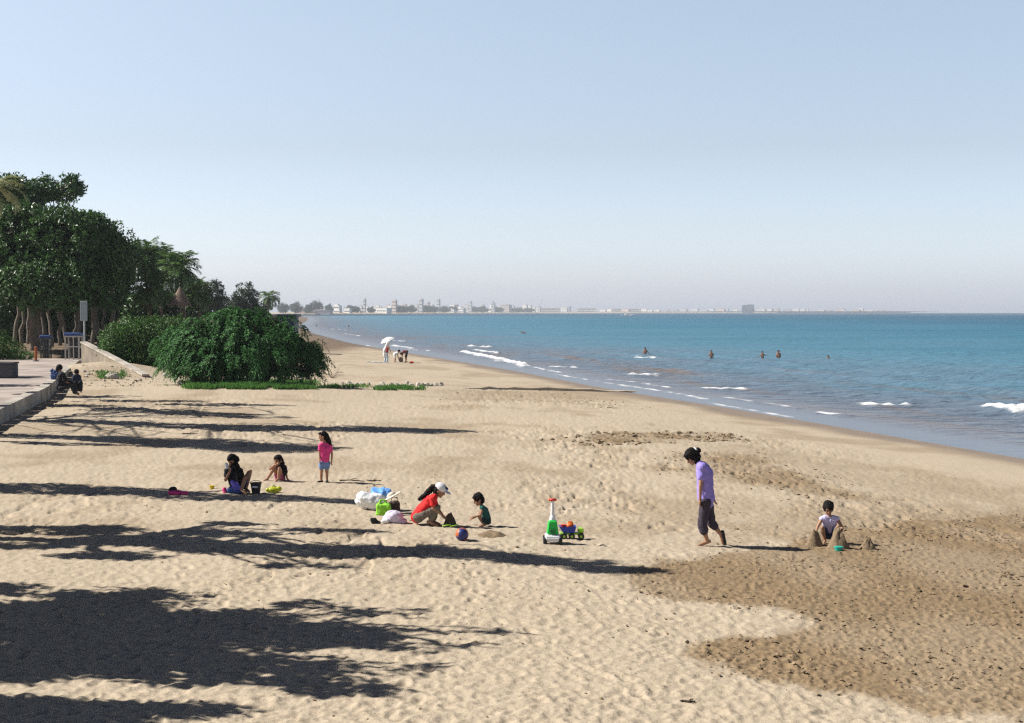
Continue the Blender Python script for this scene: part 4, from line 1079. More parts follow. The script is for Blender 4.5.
# ------------------------------------------------------------------ people
def shade(name, col, **kw): return mat(name, col, kw.pop('rough', .85), kw.pop('var', .12), kw.pop('sc', 14), kw.pop('bump', .35), kw.pop('bsc', 120), **kw)
def mixv(a, b, t): return np.array(a) * (1 - t) + np.array(b) * t
class Fig:
    """joints given as (photo px, photo py, depth offset in metres); the figure is built standing on base"""
    def __init__(s, base, k, J, fwd, up=(0, 0, 1), hs=1.12):
        s.hs = hs; s.kh = k * hs
        s.base = Vector(base); s.k = k; s.y = base.y; s.J = {}
        for n, v in J.items(): s.J[n] = np.array(at_y(v[0], v[1], base.y + (v[2] if len(v) > 2 else 0)))
        s.fwd = unit(np.array(fwd, float)); s.side = unit(np.cross(s.fwd, np.array(up, float))); s.up = np.cross(s.side, s.fwd)
    def j(s, n):
        if isinstance(n, str): return s.J[n]
        if len(n) == 3 and isinstance(n[0], str): return mixv(s.J[n[0]], s.J[n[2]], n[1])
        return np.array(n, float)
    def hd(s, f=0, u=0, r=0): return s.J['head'] + (s.fwd * f + s.up * u + s.side * r) * s.kh
    def body(s, name, label, voxel, hands=True, group=None, face=True, mats=None):
        k, J = s.k, s.J; mb = MB()
        rot = np.stack([s.fwd, s.side, s.up], 1)
        kh = s.kh
        H = J['head']
        mb.ell(H + s.up * .02 * kh, (.098 * kh, .076 * kh, .108 * kh), rot, 10); mb.ell(s.hd(.025, -.055), (.066 * kh, .058 * kh, .062 * kh), rot, 8)
        mb.cap(s.hd(-.015, -.06), J['neck'], .05 * k, .056 * k)
        if face:
            mb.cap(s.hd(.092, .012), s.hd(.108, -.026), .010 * kh, .016 * kh, 8)
            for r in (-1, 1):
                mb.ell(s.hd(-.005, -.01, .080 * r), (.022 * kh, .012 * kh, .032 * kh), rot, 6); mb.ell(s.hd(.070, -.035, .034 * r), .024 * kh, n=6)
            mb.ell(s.hd(.082, -.062), (.018 * kh, .024 * kh, .012 * kh), rot, 6); mb.ell(s.hd(.066, -.094), .026 * kh, n=6)
        sl, sr, hl, hr = J['shl'], J['shr'], J['hpl'], J['hpr']
        ch, pv = J['chest'], J['pelvis']
        mb.cap(sl, sr, .062 * k, .062 * k); mb.cap(mixv(sl, J['neck'], .4), mixv(sr, J['neck'], .4), .06 * k, .06 * k)
        mb.cap(mixv(ch, sl, .55), mixv(pv, hl, .4), .088 * k, .084 * k); mb.cap(mixv(ch, sr, .55), mixv(pv, hr, .4), .088 * k, .084 * k)
        mb.cap(ch, pv, .112 * k, .112 * k); mb.cap(hl, hr, .085 * k, .085 * k)
        for q in 'lr':
            sh, el, wr, hp, kn, an, to = (J[n + q] for n in ('sh', 'el', 'wr', 'hp', 'kn', 'an', 'to'))
            mb.cap(sh, el, .050 * k, .037 * k); mb.cap(el, wr, .037 * k, .025 * k)
            mb.cap(hp, kn, .080 * k, .054 * k); m_ = mixv(kn, an, .3); mb.cap(kn, m_, .052 * k, .054 * k); mb.cap(m_, an, .054 * k, .034 * k)
            fd = unit(to - an); L_ = .20 * k
            tip = an + fd * L_ * .85; heel = an - fd * .035 * k
            mb.cap(heel, mixv(an, tip, .55), .036 * k, .034 * k); mb.cap(mixv(an, tip, .5), tip, .036 * k, .026 * k)
            d = unit(wr - el)
            if 'hd' + q in J: d = unit(J['hd' + q] - wr)
            n_ = unit(np.cross(d, np.array((.3, 1, .2)))); w_ = unit(np.cross(n_, d))
            if not hands: mb.cap(wr, wr + d * .10 * k, .028 * k, .030 * k); mb.cap(wr + d * .08 * k, wr + d * .15 * k, .026 * k, .018 * k); continue
            kc = wr + d * .075 * k
            mb.cap(wr, kc + w_ * .018 * k, .024 * k, .020 * k); mb.cap(wr, kc - w_ * .018 * k, .024 * k, .020 * k)
            fr_ = max(.0088 * k, voxel * .95)
            for i, (o_, ln) in enumerate(((-.031, .066), (-.0105, .078), (.0105, .072), (.030, .055))):
                p0 = kc + w_ * o_ * k; sp = w_ * o_ * .55
                p1 = p0 + (unit(d + sp * 6 + n_ * .25)) * ln * .52 * k; p2 = p1 + unit(d * .75 + sp * 4 + n_ * .75) * ln * .5 * k
                mb.cap(p0, p1, fr_ * 1.08, fr_, 8); mb.cap(p1, p2, fr_, fr_ * .85, 8)
            t0 = wr + d * .03 * k - w_ * .022 * k; t1 = t0 + unit(d * .6 - w_ * .8 + n_ * .3) * .034 * k; t2 = t1 + unit(d * .9 - w_ * .3 + n_ * .45) * .028 * k
            mb.cap(t0, t1, fr_ * 1.3, fr_ * 1.1, 8); mb.cap(t1, t2, fr_ * 1.1, fr_ * .9, 8)
        paint = []
        if face:
            for r in (-1, 1):
                paint.append((s.hd(.088, .012, .032 * r), .015 * kh, 1)); paint.append((s.hd(.090, .036, .033 * r), (.024 * kh, .02 * kh, .009 * kh), 1))
            paint.append((s.hd(.096, -.062), .020 * kh, 2))
        o = remesh(mb, name, [SKIN, EYE, LIP], voxel, loc=s.base, smooth_it=2, paint=paint)
        tag(o, label, 'person', group); s.o = o; s.vox = voxel
        return o
    def wear(s, name, m, segs, noise=.004, voxel=None, label=None, hem=None):
        mb = MB(); k = s.k
        for a, b, ra, rb in segs: mb.cap(s.j(a), s.j(b), ra * k, rb * k)
        o = remesh(mb, name, m, voxel or s.vox * 1.3, s.o, noise=noise * k * 1.6, nsc=9 / k, ridge=.006 * k if s.vox < .011 else 0)
        if label: o['label'] = label
        return o
    def torso(s, g=.014, low=1.0, belly=None):
        sl, sr, hl, hr, ch, pv = (s.J[n] for n in ('shl', 'shr', 'hpl', 'hpr', 'chest', 'pelvis'))
        pvl, pvr = mixv(pv, hl, .4), mixv(pv, hr, .4)
        a, b = mixv(ch, sl, .55), mixv(ch, sr, .55)
        e = lambda p, q: mixv(p, q, low)
        return [(sl, sr, .062 + g, .062 + g), (mixv(sl, s.J['neck'], .4), mixv(sr, s.J['neck'], .4), .060 + g, .060 + g), (a, e(a, pvl), .088 + g, .088 + g), (b, e(b, pvr), .088 + g, .088 + g), (ch, e(ch, pv), .112 + g, .114 + g)]
    def sleeves(s, t, g=.016):
        return [(s.J['sh' + q], mixv(s.J['sh' + q], s.J['el' + q], t), .052 + g, .050 + g) for q in 'lr']
    def trousers(s, t, g=.016):
        r = [(s.J['hpl'], s.J['hpr'], .088 + g, .088 + g), (s.J['pelvis'], mixv(s.J['hpl'], s.J['hpr'], .5), .108 + g, .1 + g)]
        for q in 'lr':
            hp, kn, an = s.J['hp' + q], s.J['kn' + q], s.J['an' + q]
            if t <= 1: r.append((hp, mixv(hp, kn, t), .081 + g, .081 - .022 * t + g))
            else: r += [(hp, kn, .081 + g, .058 + g), (kn, mixv(kn, an, t - 1), .058 + g, .054 + g)]
        return r
    def hair(s, segs=(), m=None, name='hair', cap=True, vol=1.0, n=.004):
        mb = MB(); k = s.kh; rot = np.stack([s.fwd, s.side, s.up], 1)
        if cap:
            mb.ell(s.hd(-.022, .040), (.098 * k * vol, .090 * k * vol, .096 * k * vol), rot, 10); mb.ell(s.hd(-.045, -.02), (.075 * k * vol, .084 * k * vol, .095 * k * vol), rot, 10)
            mb.ell(s.hd(.045, .088), (.06 * k, .066 * k, .034 * k), rot, 8)
        for a, b, ra, rb in segs: mb.cap(s.j(a), s.j(b), ra * k, rb * k)
        return remesh(mb, name, m or HAIR, s.vox * 1.2, s.o, noise=n * k * 2.6, nsc=20 / k)

# --- the woman in lilac walking and looking down
b = at(707, 545.5)
f = Fig(b, .98, dict(head=(692, 457), neck=(699, 464), chest=(704.5, 473), pelvis=(706, 499), shl=(702.5, 468, -.15), shr=(703, 467.5, .15), ell=(700.5, 486, -.21), wrl=(700, 499, -.20), hdl=(699.5, 505, -.17),
     elr=(709.5, 486, .2), wrr=(713.5, 497.5, .2), hdr=(715, 503, .2), hpl=(705.5, 502, -.085), hpr=(707, 502, .085), knl=(702.5, 525, -.07), anl=(707.5, 542, -.06), tol=(698, 545.5, -.09), knr=(711.5, 522, .08), anr=(721, 534.5, .09), tor=(722.5, 541.5, .09)), (-.72, -.22, -.62))
f.body('person', 'woman in a lilac t-shirt and dark cropped trousers walking barefoot over the sand, head bowed', .0075)
f.wear('shirt', shade('lilac_cotton', (.30, .24, .66)), f.torso(.042, 1.02) + f.sleeves(.5, .030) + [(f.J['hpl'] + np.array((0, .01, .03)), f.J['hpr'] + np.array((0, -.01, .03)), .112, .112), ('pelvis', (f.J['pelvis'] + np.array((0, 0, -.05))), .135, .150), ((f.J['chest'] + np.array((-.06, -.05, -.03))), (f.J['chest'] + np.array((-.06, .05, -.03))), .09, .09)], .007)
f.wear('trousers', shade('dark_purple_cotton', (.045, .036, .055)), f.trousers(1.32, .032), .006)
f.hair([((f.hd(-.10, .02)), (f.hd(-.15, .015)), .062, .050), (f.hd(-.03, -.02, .06), f.hd(.0, -.10, .07), .045, .03), (f.hd(-.03, -.02, -.06), f.hd(.02, -.10, -.07), .045, .03)], vol=1.2)
mb = MB(); k = f.k; mb.ell(f.hd(-.115, .07, .0), (.035, .05, .035), n=8); mb.ell(f.hd(-.11, .06, -.045), (.03, .03, .03), n=8)
remesh(mb, 'hair_clip', mat('white_cloth', (.72, .72, .74), .8, .06, 10, .2, 90), .008, f.o)
mb = MB()
for q in 'r':
    an, to = f.J['an' + q], f.J['to' + q]; d_ = unit(to - an)
    sole = an + np.array((0.035, 0, -.005)); mb.cap(sole - d_ * .05, sole + d_ * .19, .040, .034, 10)
remesh(mb, 'sandal', mat('black_rubber', (.015, .014, .014), .6, .2, 10), .008, f.o)

# --- boy behind the sand heaps
b = at(829, 543)
f = Fig(b, .70, dict(head=(828.5, 508.5), neck=(829.5, 516), chest=(830, 521.5, .03), pelvis=(830, 534, .14), shl=(837, 519, .02), shr=(822, 519, .02), ell=(842.5, 527.5, -.06), wrl=(840.5, 536, -.2), hdl=(839, 541, -.22), elr=(817.5, 527, -.06), wrr=(815.5, 534.5, -.22), hdr=(814, 538, -.26),
     hpl=(833, 535, .1), hpr=(826, 535, .1), knl=(838, 527, -.12), anl=(834.5, 541, -.06), tol=(836, 543, -.2), knr=(822.5, 527.5, -.12), anr=(825, 541, -.06), tor=(824, 543, -.2)), (-.12, -.8, -.58), hs=1.42)
f.body('person', 'small boy in a pale lilac vest squatting behind small sand heaps', .006)
f.wear('shirt', shade('pale_lilac_cotton', (.56, .51, .74)), f.torso(.016, .9), .006)
sl, sr = f.J['shl'], f.J['shr']
f.wear('shorts', shade('navy_cotton', (.014, .030, .075)), f.trousers(.72, .018), .005)
f.hair(vol=1.16, n=.006)

# --- little child in dark green
b = at(483, 526)
f = Fig(b, .62, dict(head=(478.3, 499.5), neck=(481.5, 505.5), chest=(484.2, 510.5), pelvis=(487.3, 520.5), shl=(482.5, 508, -.09), shr=(482.5, 508, .09), ell=(480.5, 515, -.13), wrl=(474, 516.8, -.12), hdl=(471, 517, -.12), elr=(479, 515, .1), wrr=(472.5, 518.5, .08), hdr=(469.5, 519.5, .08),
     hpl=(487.5, 521.5, -.06), hpr=(487.5, 521.5, .06), knl=(479.5, 517.5, -.1), anl=(484, 525, -.08), tol=(479, 526.5, -.1), knr=(479.5, 517, .1), anr=(484, 524.8, .08), tor=(479, 526, .1)), (-.84, -.30, -.44), hs=1.5)
f.body('person', 'toddler in a dark green vest squatting on the sand facing the person in red', .0055)
f.wear('shirt', shade('dark_green_cotton', (.012, .085, .075)), f.torso(.020, .95), .005)
f.wear('shorts', shade('green_black_cotton', (.012, .035, .035)), f.trousers(.55, .020), .005)
f.hair(vol=1.12, n=.006)

# --- person in red with a white cap
b = at(428, 525)
f = Fig(b, .93, dict(head=(440, 490.5), neck=(434.5, 495.5), chest=(428.5, 502.5), pelvis=(417, 516.8), shr=(433, 498.5, -.15), shl=(433.5, 498.5, .15), elr=(433.3, 508.5, -.19), wrr=(441, 514, -.13), hdr=(444.5, 518, -.10), ell=(437, 508, .16), wrl=(443, 515.5, .10), hdl=(446, 519, .08),
     hpr=(418, 517.5, -.085), hpl=(418, 517.5, .085), knr=(437, 507.5, -.14), anr=(429.5, 522.5, -.10), tor=(437, 525.5, -.12), knl=(436.5, 508, .12), anl=(432, 521.5, .10), tol=(439, 524, .12)), (.84, -.2, -.50))
f.body('person', 'person in a red t-shirt and white cap squatting and digging in the sand', .0075)
f.wear('shirt', shade('red_cotton', (.62, .018, .018)), f.torso(.020, 1.02) + f.sleeves(.55, .020), .008)
f.wear('trousers', shade('grey_brown_cotton', (.15, .125, .10)), f.trousers(1.75, .018), .008)
f.hair([(f.hd(-.10, .02), f.hd(-.15, -.02), .055, .05), (f.hd(-.15, -.02), at_y(426, 494.5, b.y), .055, .055), (at_y(426, 494.5, b.y), at_y(419.5, 499, b.y), .055, .035)])
mb = MB(); rot = np.stack([f.fwd, f.side, f.up], 1); k = f.kh
mb.ell(f.hd(-.008, .062), (.120 * k, .104 * k, .085 * k), rot, 10); mb.ell(f.hd(.135, .045), (.085 * k, .085 * k, .014 * k), rot, 8)
cp = remesh(mb, 'cap', mat('white_cloth', (1, 1, 1)), .0085, f.o, smooth_it=2)
mb = MB(); mb.ell(f.hd(.085, .085, -.02), (.040, .045, .035), rot, 8); remesh(mb, 'cap_badge', mat('blue_cloth', (.08, .13, .42), .8, .1, 10), .006, cp)

# --- girl in pink standing
b = at(324.5, 482)
f = Fig(b, .74, dict(head=(323, 436.5), neck=(324.6, 443), chest=(325.5, 449), pelvis=(324.8, 461.5), shl=(320.6, 445.5, -.05), shr=(330, 445.8, .06), ell=(319.6, 453.5, -.05), wrl=(319.8, 460, -.1), elr=(332, 454, .06), wrr=(331.6, 461, .02), hdr=(331.4, 464, .02),
     hpl=(322.2, 463.5, -.03), hpr=(327, 463.5, .03), knl=(321.3, 472.5, -.04), anl=(321.2, 480.8, -.03), tol=(318.8, 483, -.12), knr=(326.8, 472.5, .03), anr=(327, 480.6, .03), tor=(326.5, 483, -.1)), (-.90, -.12, -.2), hs=1.3)
f.body('person', 'girl in a pink t-shirt and denim shorts standing with long dark hair', .0065)
f.wear('shirt', shade('pink_cotton', (.70, .055, .24)), f.torso(.020, 1.0) + f.sleeves(.5, .020), .006)
f.wear('shorts', shade('denim', (.16, .24, .46)), f.trousers(.42, .024), .006)
f.hair([(f.hd(-.07, .0), f.hd(-.10, -.13, .02), .08, .075), (f.hd(-.10, -.13, .02), f.hd(-.12, -.26, .03), .075, .045)])
mb = MB()
for q in 'lr':
    an, to = f.J['an' + q], f.J['to' + q]; d_ = unit((to - an) * np.array((1, 1, 0))); p_ = np.array((an[0], an[1], b.z + .012)); mb.cap(p_ - d_ * .03, p_ + d_ * .13, .036, .032, 10)
remesh(mb, 'sandals', mat('black_rubber', (1, 1, 1)), .0075, f.o)

# --- seated girl, long hair hanging over a dark top
b = at(236, 493)
f = Fig(b, .95, dict(head=(232, 460.5), neck=(233, 467.5), chest=(234.5, 474.5), pelvis=(236, 488), shl=(240, 470.5, .05), shr=(227.3, 471, -.04), ell=(243.5, 480, .0), wrl=(245, 488, .1), elr=(225.6, 480, -.05), wrr=(229.5, 472.5, -.22), hdr=(231, 466.5, -.2),
     hpl=(239, 489, .03), hpr=(233, 489.5, -.03), knl=(250, 471.5, .15), anl=(246, 489, .05), tol=(249, 491.5, -.06), knr=(245, 478, -.10), anr=(241.5, 490, -.16), tor=(245, 493, -.22)), (-.25, -.72, -.62))
f.body('person', 'seated girl in dark top and blue skirt, long black hair, beside the black bucket', .0075)
f.wear('shirt', shade('black_cotton', (.014, .014, .02)), f.torso(.018, .8) + f.sleeves(.5, .018) , .006)
f.wear('sash', shade('violet_cotton', (.16, .13, .55)), [(at_y(233, 482, b.y - .10), at_y(236, 488, b.y - .13), .06, .075), (at_y(238, 482, b.y - .09), at_y(239, 488, b.y - .12), .055, .07)], .004)
f.wear('skirt', shade('blue_cotton', (.03, .075, .24)), f.trousers(.45, .026) + [(at_y(230, 490.5, b.y - .08), at_y(240, 490.5, b.y - .1), .085, .085)], .006)
f.wear('cuff', shade('pink_cotton', (1, 1, 1)), [(at_y(224.3, 489, b.y - .06), at_y(225.0, 492, b.y - .07), .05, .05)], .003)
f.wear('collar', mat('white_cloth', (1, 1, 1)), [(at_y(226.2, 464.5, b.y - .07), at_y(227.4, 467.5, b.y - .08), .045, .045)], .003)
f.hair([(f.hd(-.06, -.02, .05), at_y(239.5, 474, b.y - .11), .085, .085), (at_y(239.5, 474, b.y - .11), at_y(240, 484, b.y - .12), .085, .05), (f.hd(-.06, -.02, -.06), at_y(227, 476, b.y - .07), .075, .05), (f.hd(-.08, 0, 0), at_y(234, 478, b.y + .13), .08, .08)], vol=1.06)

# --- second seated girl, knees up
b = at(277, 480.5)
f = Fig(b, .84, dict(head=(278, 460.8), neck=(279.5, 466.5, .02), chest=(280.3, 470.5, .06), pelvis=(280.5, 478, .16), shl=(284.5, 467.8, .06), shr=(274.3, 467.5, .02), ell=(286, 473.5, .1), wrl=(287.3, 479, .1), hdl=(289, 480.5, .06), elr=(270.5, 468.5, -.12), wrr=(274, 465.5, -.20), hdr=(277, 464.2, -.16),
     hpl=(282, 478.7, .12), hpr=(278.5, 478.7, .10), knl=(279.5, 468.5, -.2), anl=(278.5, 479, -.22), tol=(276.5, 480.5, -.32), knr=(274.5, 467.5, -.12), anr=(267, 479.3, -.16), tor=(264.5, 480.8, -.22)), (-.42, -.82, -.25), hs=1.25)
f.body('person', 'long haired girl sitting with knees up and one arm propped behind her on the sand', .007)
f.wear('shirt', shade('navy_black_cotton', (.016, .02, .045)), f.torso(.018, .85) + f.sleeves(.75, .018), .005)
f.wear('shorts', shade('rose_cotton', (.42, .10, .18)), f.trousers(.45, .02), .005)
f.hair([(f.hd(-.06, -.02, .05), at_y(283.5, 470, b.y - .03), .08, .08), (at_y(283.5, 470, b.y - .03), at_y(283, 476, b.y + .02), .075, .05), (f.hd(-.05, .0, -.05), f.hd(-.05, -.12, -.07), .06, .05)], vol=1.08)

# --- three people playing at the water's edge
def small_fig(px, py, k, J, fwd, label, vox=.02, **kw):
    b_ = kw.pop('base', None) or at(px, py)
    f = Fig(b_, k, J, fwd); f.body('person', label, vox, hands=False, **kw); return f, b_
G3 = 'people playing at the water edge'
SC = lambda px, py: at(px, py)
f, b = small_fig(388, 362, 1.02, dict(head=(388.2, 343.5), neck=(387.5, 346.2), chest=(386.5, 349), pelvis=(386, 353), shl=(385.8, 346.8, .12), shr=(388.8, 346.8, -.12), ell=(386, 350, .2), wrl=(388.5, 352.5, .15), elr=(390, 350, -.2), wrr=(391, 353, -.2),
     hpl=(385.3, 353.8, .1), hpr=(386.8, 353.8, -.1), knl=(385.5, 357.8, .1), anl=(385, 361.6, .1), tol=(387, 362.2, .1), knr=(387.5, 357.8, -.1), anr=(387.2, 361.8, -.1), tor=(389, 362.3, -.1)), (.85, -.2, -.35), 'adult with a pale headscarf and red front standing beside the blue mat', group=G3, face=False)
f.wear('headscarf', mat('white_cloth', (1, 1, 1)), [(f.hd(-.03, .04), f.hd(-.06, -.05), .135, .12), (f.hd(-.06, -.05), mixv(f.J['chest'], f.J['pelvis'], .3) + np.array((-.12, .05, 0)), .12, .16), (f.J['chest'] + np.array((-.12, .05, -.1)), f.J['pelvis'] + np.array((-.1, .05, -.25)), .21, .17)], .01)
f.wear('shirt', shade('dull_red_cotton', (.35, .05, .05)), [(f.J['chest'] + np.array((.08, -.06, .05)), f.J['pelvis'] + np.array((.08, -.06, .1)), .13, .13)], .01)
f.wear('trousers', shade('pale_blue_cotton', (.42, .52, .62)), f.trousers(1.8, .03), .01)
f, b = small_fig(396.0, 362, 1.0, dict(head=(399, 351.2), neck=(398, 352.2), chest=(397, 353), pelvis=(394.8, 353.6), shl=(397.5, 352.8, .12), shr=(397.5, 353.2, -.12), ell=(398, 356, .14), wrl=(399, 359.4, .12), elr=(397.8, 356.5, -.15), wrr=(398.8, 360, -.12),
     hpl=(394.5, 354.5, .08), hpr=(394.8, 354.5, -.08), knl=(395, 358, .1), anl=(394.6, 361.6, .1), tol=(396, 362.2, .1), knr=(395.5, 358.2, -.1), anr=(395.2, 361.8, -.1), tor=(397, 362.3, -.1)), (.7, -.2, -.7), 'child in white bending over between the two others by the water', group=G3, face=False)
f.wear('dress', mat('white_cloth', (1, 1, 1)), f.torso(.03, 1.0) + f.trousers(.75, .03), .012); f.hair()
f, b = small_fig(405, 362.5, .92, dict(head=(401.3, 354), neck=(402.3, 352.8), chest=(403.5, 351.6), pelvis=(407, 351.6), shl=(402.8, 352.6, -.12), shr=(402.8, 352.4, .12), ell=(402.4, 356, -.15), wrl=(401.8, 359.8, -.12), elr=(402, 356, .15), wrr=(401.2, 359.5, .12),
     hpl=(407, 352.5, -.09), hpr=(406.8, 352.4, .09), knl=(406.4, 357.2, -.1), anl=(406.8, 361.8, -.1), tol=(404.8, 362.6, -.1), knr=(405.4, 357, .1), anr=(405.6, 361.5, .1), tor=(403.8, 362.2, .1)), (-.7, -.2, -.7), 'person in dark red bending down beside the red toy by the water', group=G3, face=False)
f.wear('shirt', shade('wine_cotton', (.16, .035, .045)), f.torso(.025, 1.0) + f.sleeves(.5, .02), .01); f.wear('trousers', shade('dark_cotton', (.03, .03, .04)), f.trousers(.95, .025), .01); f.hair()

# --- bathers
GB = 'bathers in the sea'
def bather(px, py, k, arms, label, fwd=(0, -1, 0), sub=0, trunks=None):
    b_ = at_z(px, py, SEA); s_ = FPX / b_.y; u = s_ * k; py = py + sub * u
    J = dict(head=(px, py - .62 * u), neck=(px, py - .49 * u), chest=(px, py - .33 * u), pelvis=(px, py + .02 * u), shl=(px + .15 * u, py - .44 * u), shr=(px - .15 * u, py - .44 * u),
             hpl=(px + .08 * u, py + .05 * u), hpr=(px - .08 * u, py + .05 * u), knl=(px + .1 * u, py + .45 * u), knr=(px - .1 * u, py + .45 * u), anl=(px + .1 * u, py + .85 * u), anr=(px - .1 * u, py + .85 * u), tol=(px + .1 * u, py + .9 * u, -.2), tor=(px - .1 * u, py + .9 * u, -.2))
    for q, (ex_, ey_, wx_, wy_) in zip('lr', arms):
        sg = 1 if q == 'l' else -1
        J['el' + q] = (px + sg * ex_ * u, py - ey_ * u, -.05); J['wr' + q] = (px + sg * wx_ * u, py - wy_ * u, -.08)
    f = Fig(b_, k, J, fwd); f.body('person', label, .022, hands=False, group=GB, face=False)
    f.hair(vol=1.05)
    if trunks is not None: f.wear('trunks', trunks, f.trousers(.4, .02) , .006)
    return f
DKT = shade('dark_cotton', (1, 1, 1))
bather(645.3, 356.8, 1.12, ((.30, .22, .52, .04), (.28, .20, .36, .02)), 'bather with both arms spread wading out of a white splash', sub=-.18, trunks=DKT)
bather(711.3, 358.2, 1.12, ((.22, .30, .20, .08), (.26, .26, .44, .22)), 'bather standing alone to the right of the splash, waist deep', trunks=DKT)
bather(762.5, 358.8, 1.05, ((.34, .36, .60, .40), (.30, .30, .58, .16)), 'bather with arms stretched out, left of the close pair', trunks=DKT)
bather(778.5, 358.6, 1.2, ((.20, .20, .12, .08), (.20, .20, .12, .08)), 'bather standing upright, right of the close pair', trunks=DKT)
bather(828.3, 358.8, 1.0, ((.2, .20, .3, .0), (.2, .2, .3, .0)), 'bather with only head and shoulders out of the water, farthest right', sub=.36, trunks=DKT)
bather(316.5, 326.3, .95, ((.2, .20, .15, .05), (.2, .2, .15, .05)), 'tiny wader standing just right of the low hut', trunks=DKT)
bather(348.7, 326.8, .95, ((.2, .20, .15, .05), (.2, .2, .15, .05)), 'tiny wader standing far along the beach above the shore group', trunks=DKT)
# swimmer lying at the surface
b = at_z(524, 333.2, SEA); s_ = FPX / b.y
f = Fig(b, 1.05, dict(head=(521.6, 331.9), neck=(522.4, 332.4), chest=(523.6, 332.7), pelvis=(526, 333.2), shl=(523, 332.5, -.15), shr=(523, 332.5, .15), ell=(521.6, 332.9, -.3), wrl=(520.2, 333.2, -.3), elr=(522, 331.2, .25), wrr=(520.2, 331.6, .3), hpl=(526.3, 333.3, -.1), hpr=(526.3, 333.3, .1),
     knl=(528, 333.6, -.1), knr=(528, 333.6, .1), anl=(529.5, 334, -.1), anr=(529.5, 334, .1), tol=(530.3, 334.2, -.1), tor=(530.3, 334.2, .1)), (-.95, -.2, .2))
f.body('person', 'lone swimmer lying at the surface far out, dark against the blue', .03, hands=False, group=GB, face=False); f.hair(); f.wear('shirt', shade('dull_red_cotton', (1, 1, 1)), f.torso(.02, .9), .005)

# --- pair sitting on the edge of the terrace
b = Vector((edge_x(62.4) + .35, 62.4, 0)); b.z = gz(b.x, b.y)
J = lambda **k: k
f = Fig(Vector((at_y(64, 388, 62.4).x, 62.4, b.z)), 1.0, dict(head=(59.5, 368.5), neck=(60.5, 373), chest=(60.5, 377), pelvis=(60, 386.5, .02), shl=(62.5, 374.6, .16), shr=(61.5, 375, -.16), ell=(66, 380, .2), wrl=(70, 382, .14), elr=(65, 381, -.22), wrr=(70, 383.5, -.16),
     hpl=(61.5, 387.5, .1), hpr=(61.5, 388, -.1), knl=(71, 383, .12), knr=(71, 384.5, -.12), anl=(75.5, 392, .12), anr=(75.5, 393.5, -.12), tol=(79.5, 393.6, .12), tor=(79.5, 395, -.12)), (.85, -.1, -.35))
f.body('person', 'person in dark clothes sitting on the terrace edge, legs out over the sand', .012, face=True)
f.wear('shirt', shade('black_cotton', (1, 1, 1)), f.torso(.06, 1.0) + f.sleeves(.95, .04), .015); f.wear('trousers', shade('charcoal_cotton', (.022, .024, .03)), f.trousers(1.85, .05), .012); f.hair(vol=1.3)
f = Fig(Vector((at_y(77, 392, 64.0).x, 64.0, gz(-19.8, 64))), .82, dict(head=(76.5, 372.5), neck=(76.2, 376), chest=(76.6, 379.5), pelvis=(77.4, 388), shl=(78.8, 377.5, .12), shr=(74.6, 377.5, -.1), ell=(81, 383.5, .1), wrl=(79.5, 387, -.1), elr=(72.8, 383.5, -.12), wrr=(74.5, 387, -.2),
     hpl=(79, 388.6, .06), hpr=(76, 388.8, -.06), knl=(80.5, 382.5, -.2), knr=(75.2, 383, -.26), anl=(80.8, 391.5, -.2), anr=(76, 391.8, -.26), tol=(81.5, 392.8, -.34), tor=(76, 393, -.4)), (.1, -.8, -.5))
f.body('person', 'crouching child in black next to the person on the terrace edge', .012)
f.wear('shirt', shade('blue_black_cotton', (.022, .030, .055)), f.torso(.09, 1.0) + f.sleeves(.95, .06), .015); f.wear('trousers', shade('charcoal_cotton', (1, 1, 1)), f.trousers(1.8, .06), .012); f.hair(vol=1.35)
# ------------------------------------------------------------------ things on the sand
def heap(name, label, px, py, w, h, m, cat='sand heap', group=None, seed=0, yw=None):
    """loose hand-piled sand"""
    p = at(px, py); k = p.y / FPX; rx, hz = w * k / 2, h * k; ry = yw or rx * .9
    n, r_ = 40, 14; V = []; Fq = []
    for i in range(r_):
        u = i / (r_ - 1)
        for j in range(n):
            th = 2 * math.pi * j / n
            V.append((math.cos(th) * (1 - u), math.sin(th) * (1 - u), u))
    V = np.array(V); x = V[:, 0] * rx * 1.25; y = V[:, 1] * ry * 1.25
    prof = ((1 - np.cos(np.clip(V[:, 2], 0, 1) * math.pi)) / 2) ** .8
    X, Y = p.x + x, p.y + y
    nz = pn(X / .16, Y / .16, 90 + seed) * .45 + pn(X / .06, Y / .06, 91 + seed) * .22 + pn(X / .03, Y / .03, 92 + seed) * .1
    Z = ground_z(X, Y) - .06 * (1 - prof) + hz * prof * (1 + nz)
    X = X + pn(X / .1, Y / .1, 95 + seed) * .04 * prof
    for i in range(r_ - 1):
        for j in range(n): Fq.append((i * n + j, i * n + (j + 1) % n, (i + 1) * n + (j + 1) % n, (i + 1) * n + j))
    top = len(V); V2 = np.stack([X, Y, Z], 1); V2 = np.vstack([V2, [[p.x, p.y, float(Z[(r_ - 1) * n])]]])
    o = mesh_np(name, V2, [np.array(Fq), np.array([((r_ - 1) * n + j, (r_ - 1) * n + (j + 1) % n, top) for j in range(n)])], [m], True, loc=p)
    return tag(o, label, cat, group)
HEAPM = mat('heaped_damp_sand', (.20, .145, .09), .95, .3, 14, .8, 50)
DARKHEAP = mat('dark_dug_sand', (.10, .075, .05), .95, .25, 14, .8, 50)  # darker tone than the other heaps
GH = 'sand heaps in front of the boy'
heap('sand_heap', 'rounded sand heap under the boy\'s hand, leftmost of three in front of him', 814, 545, 19, 14, HEAPM, group=GH, seed=1)
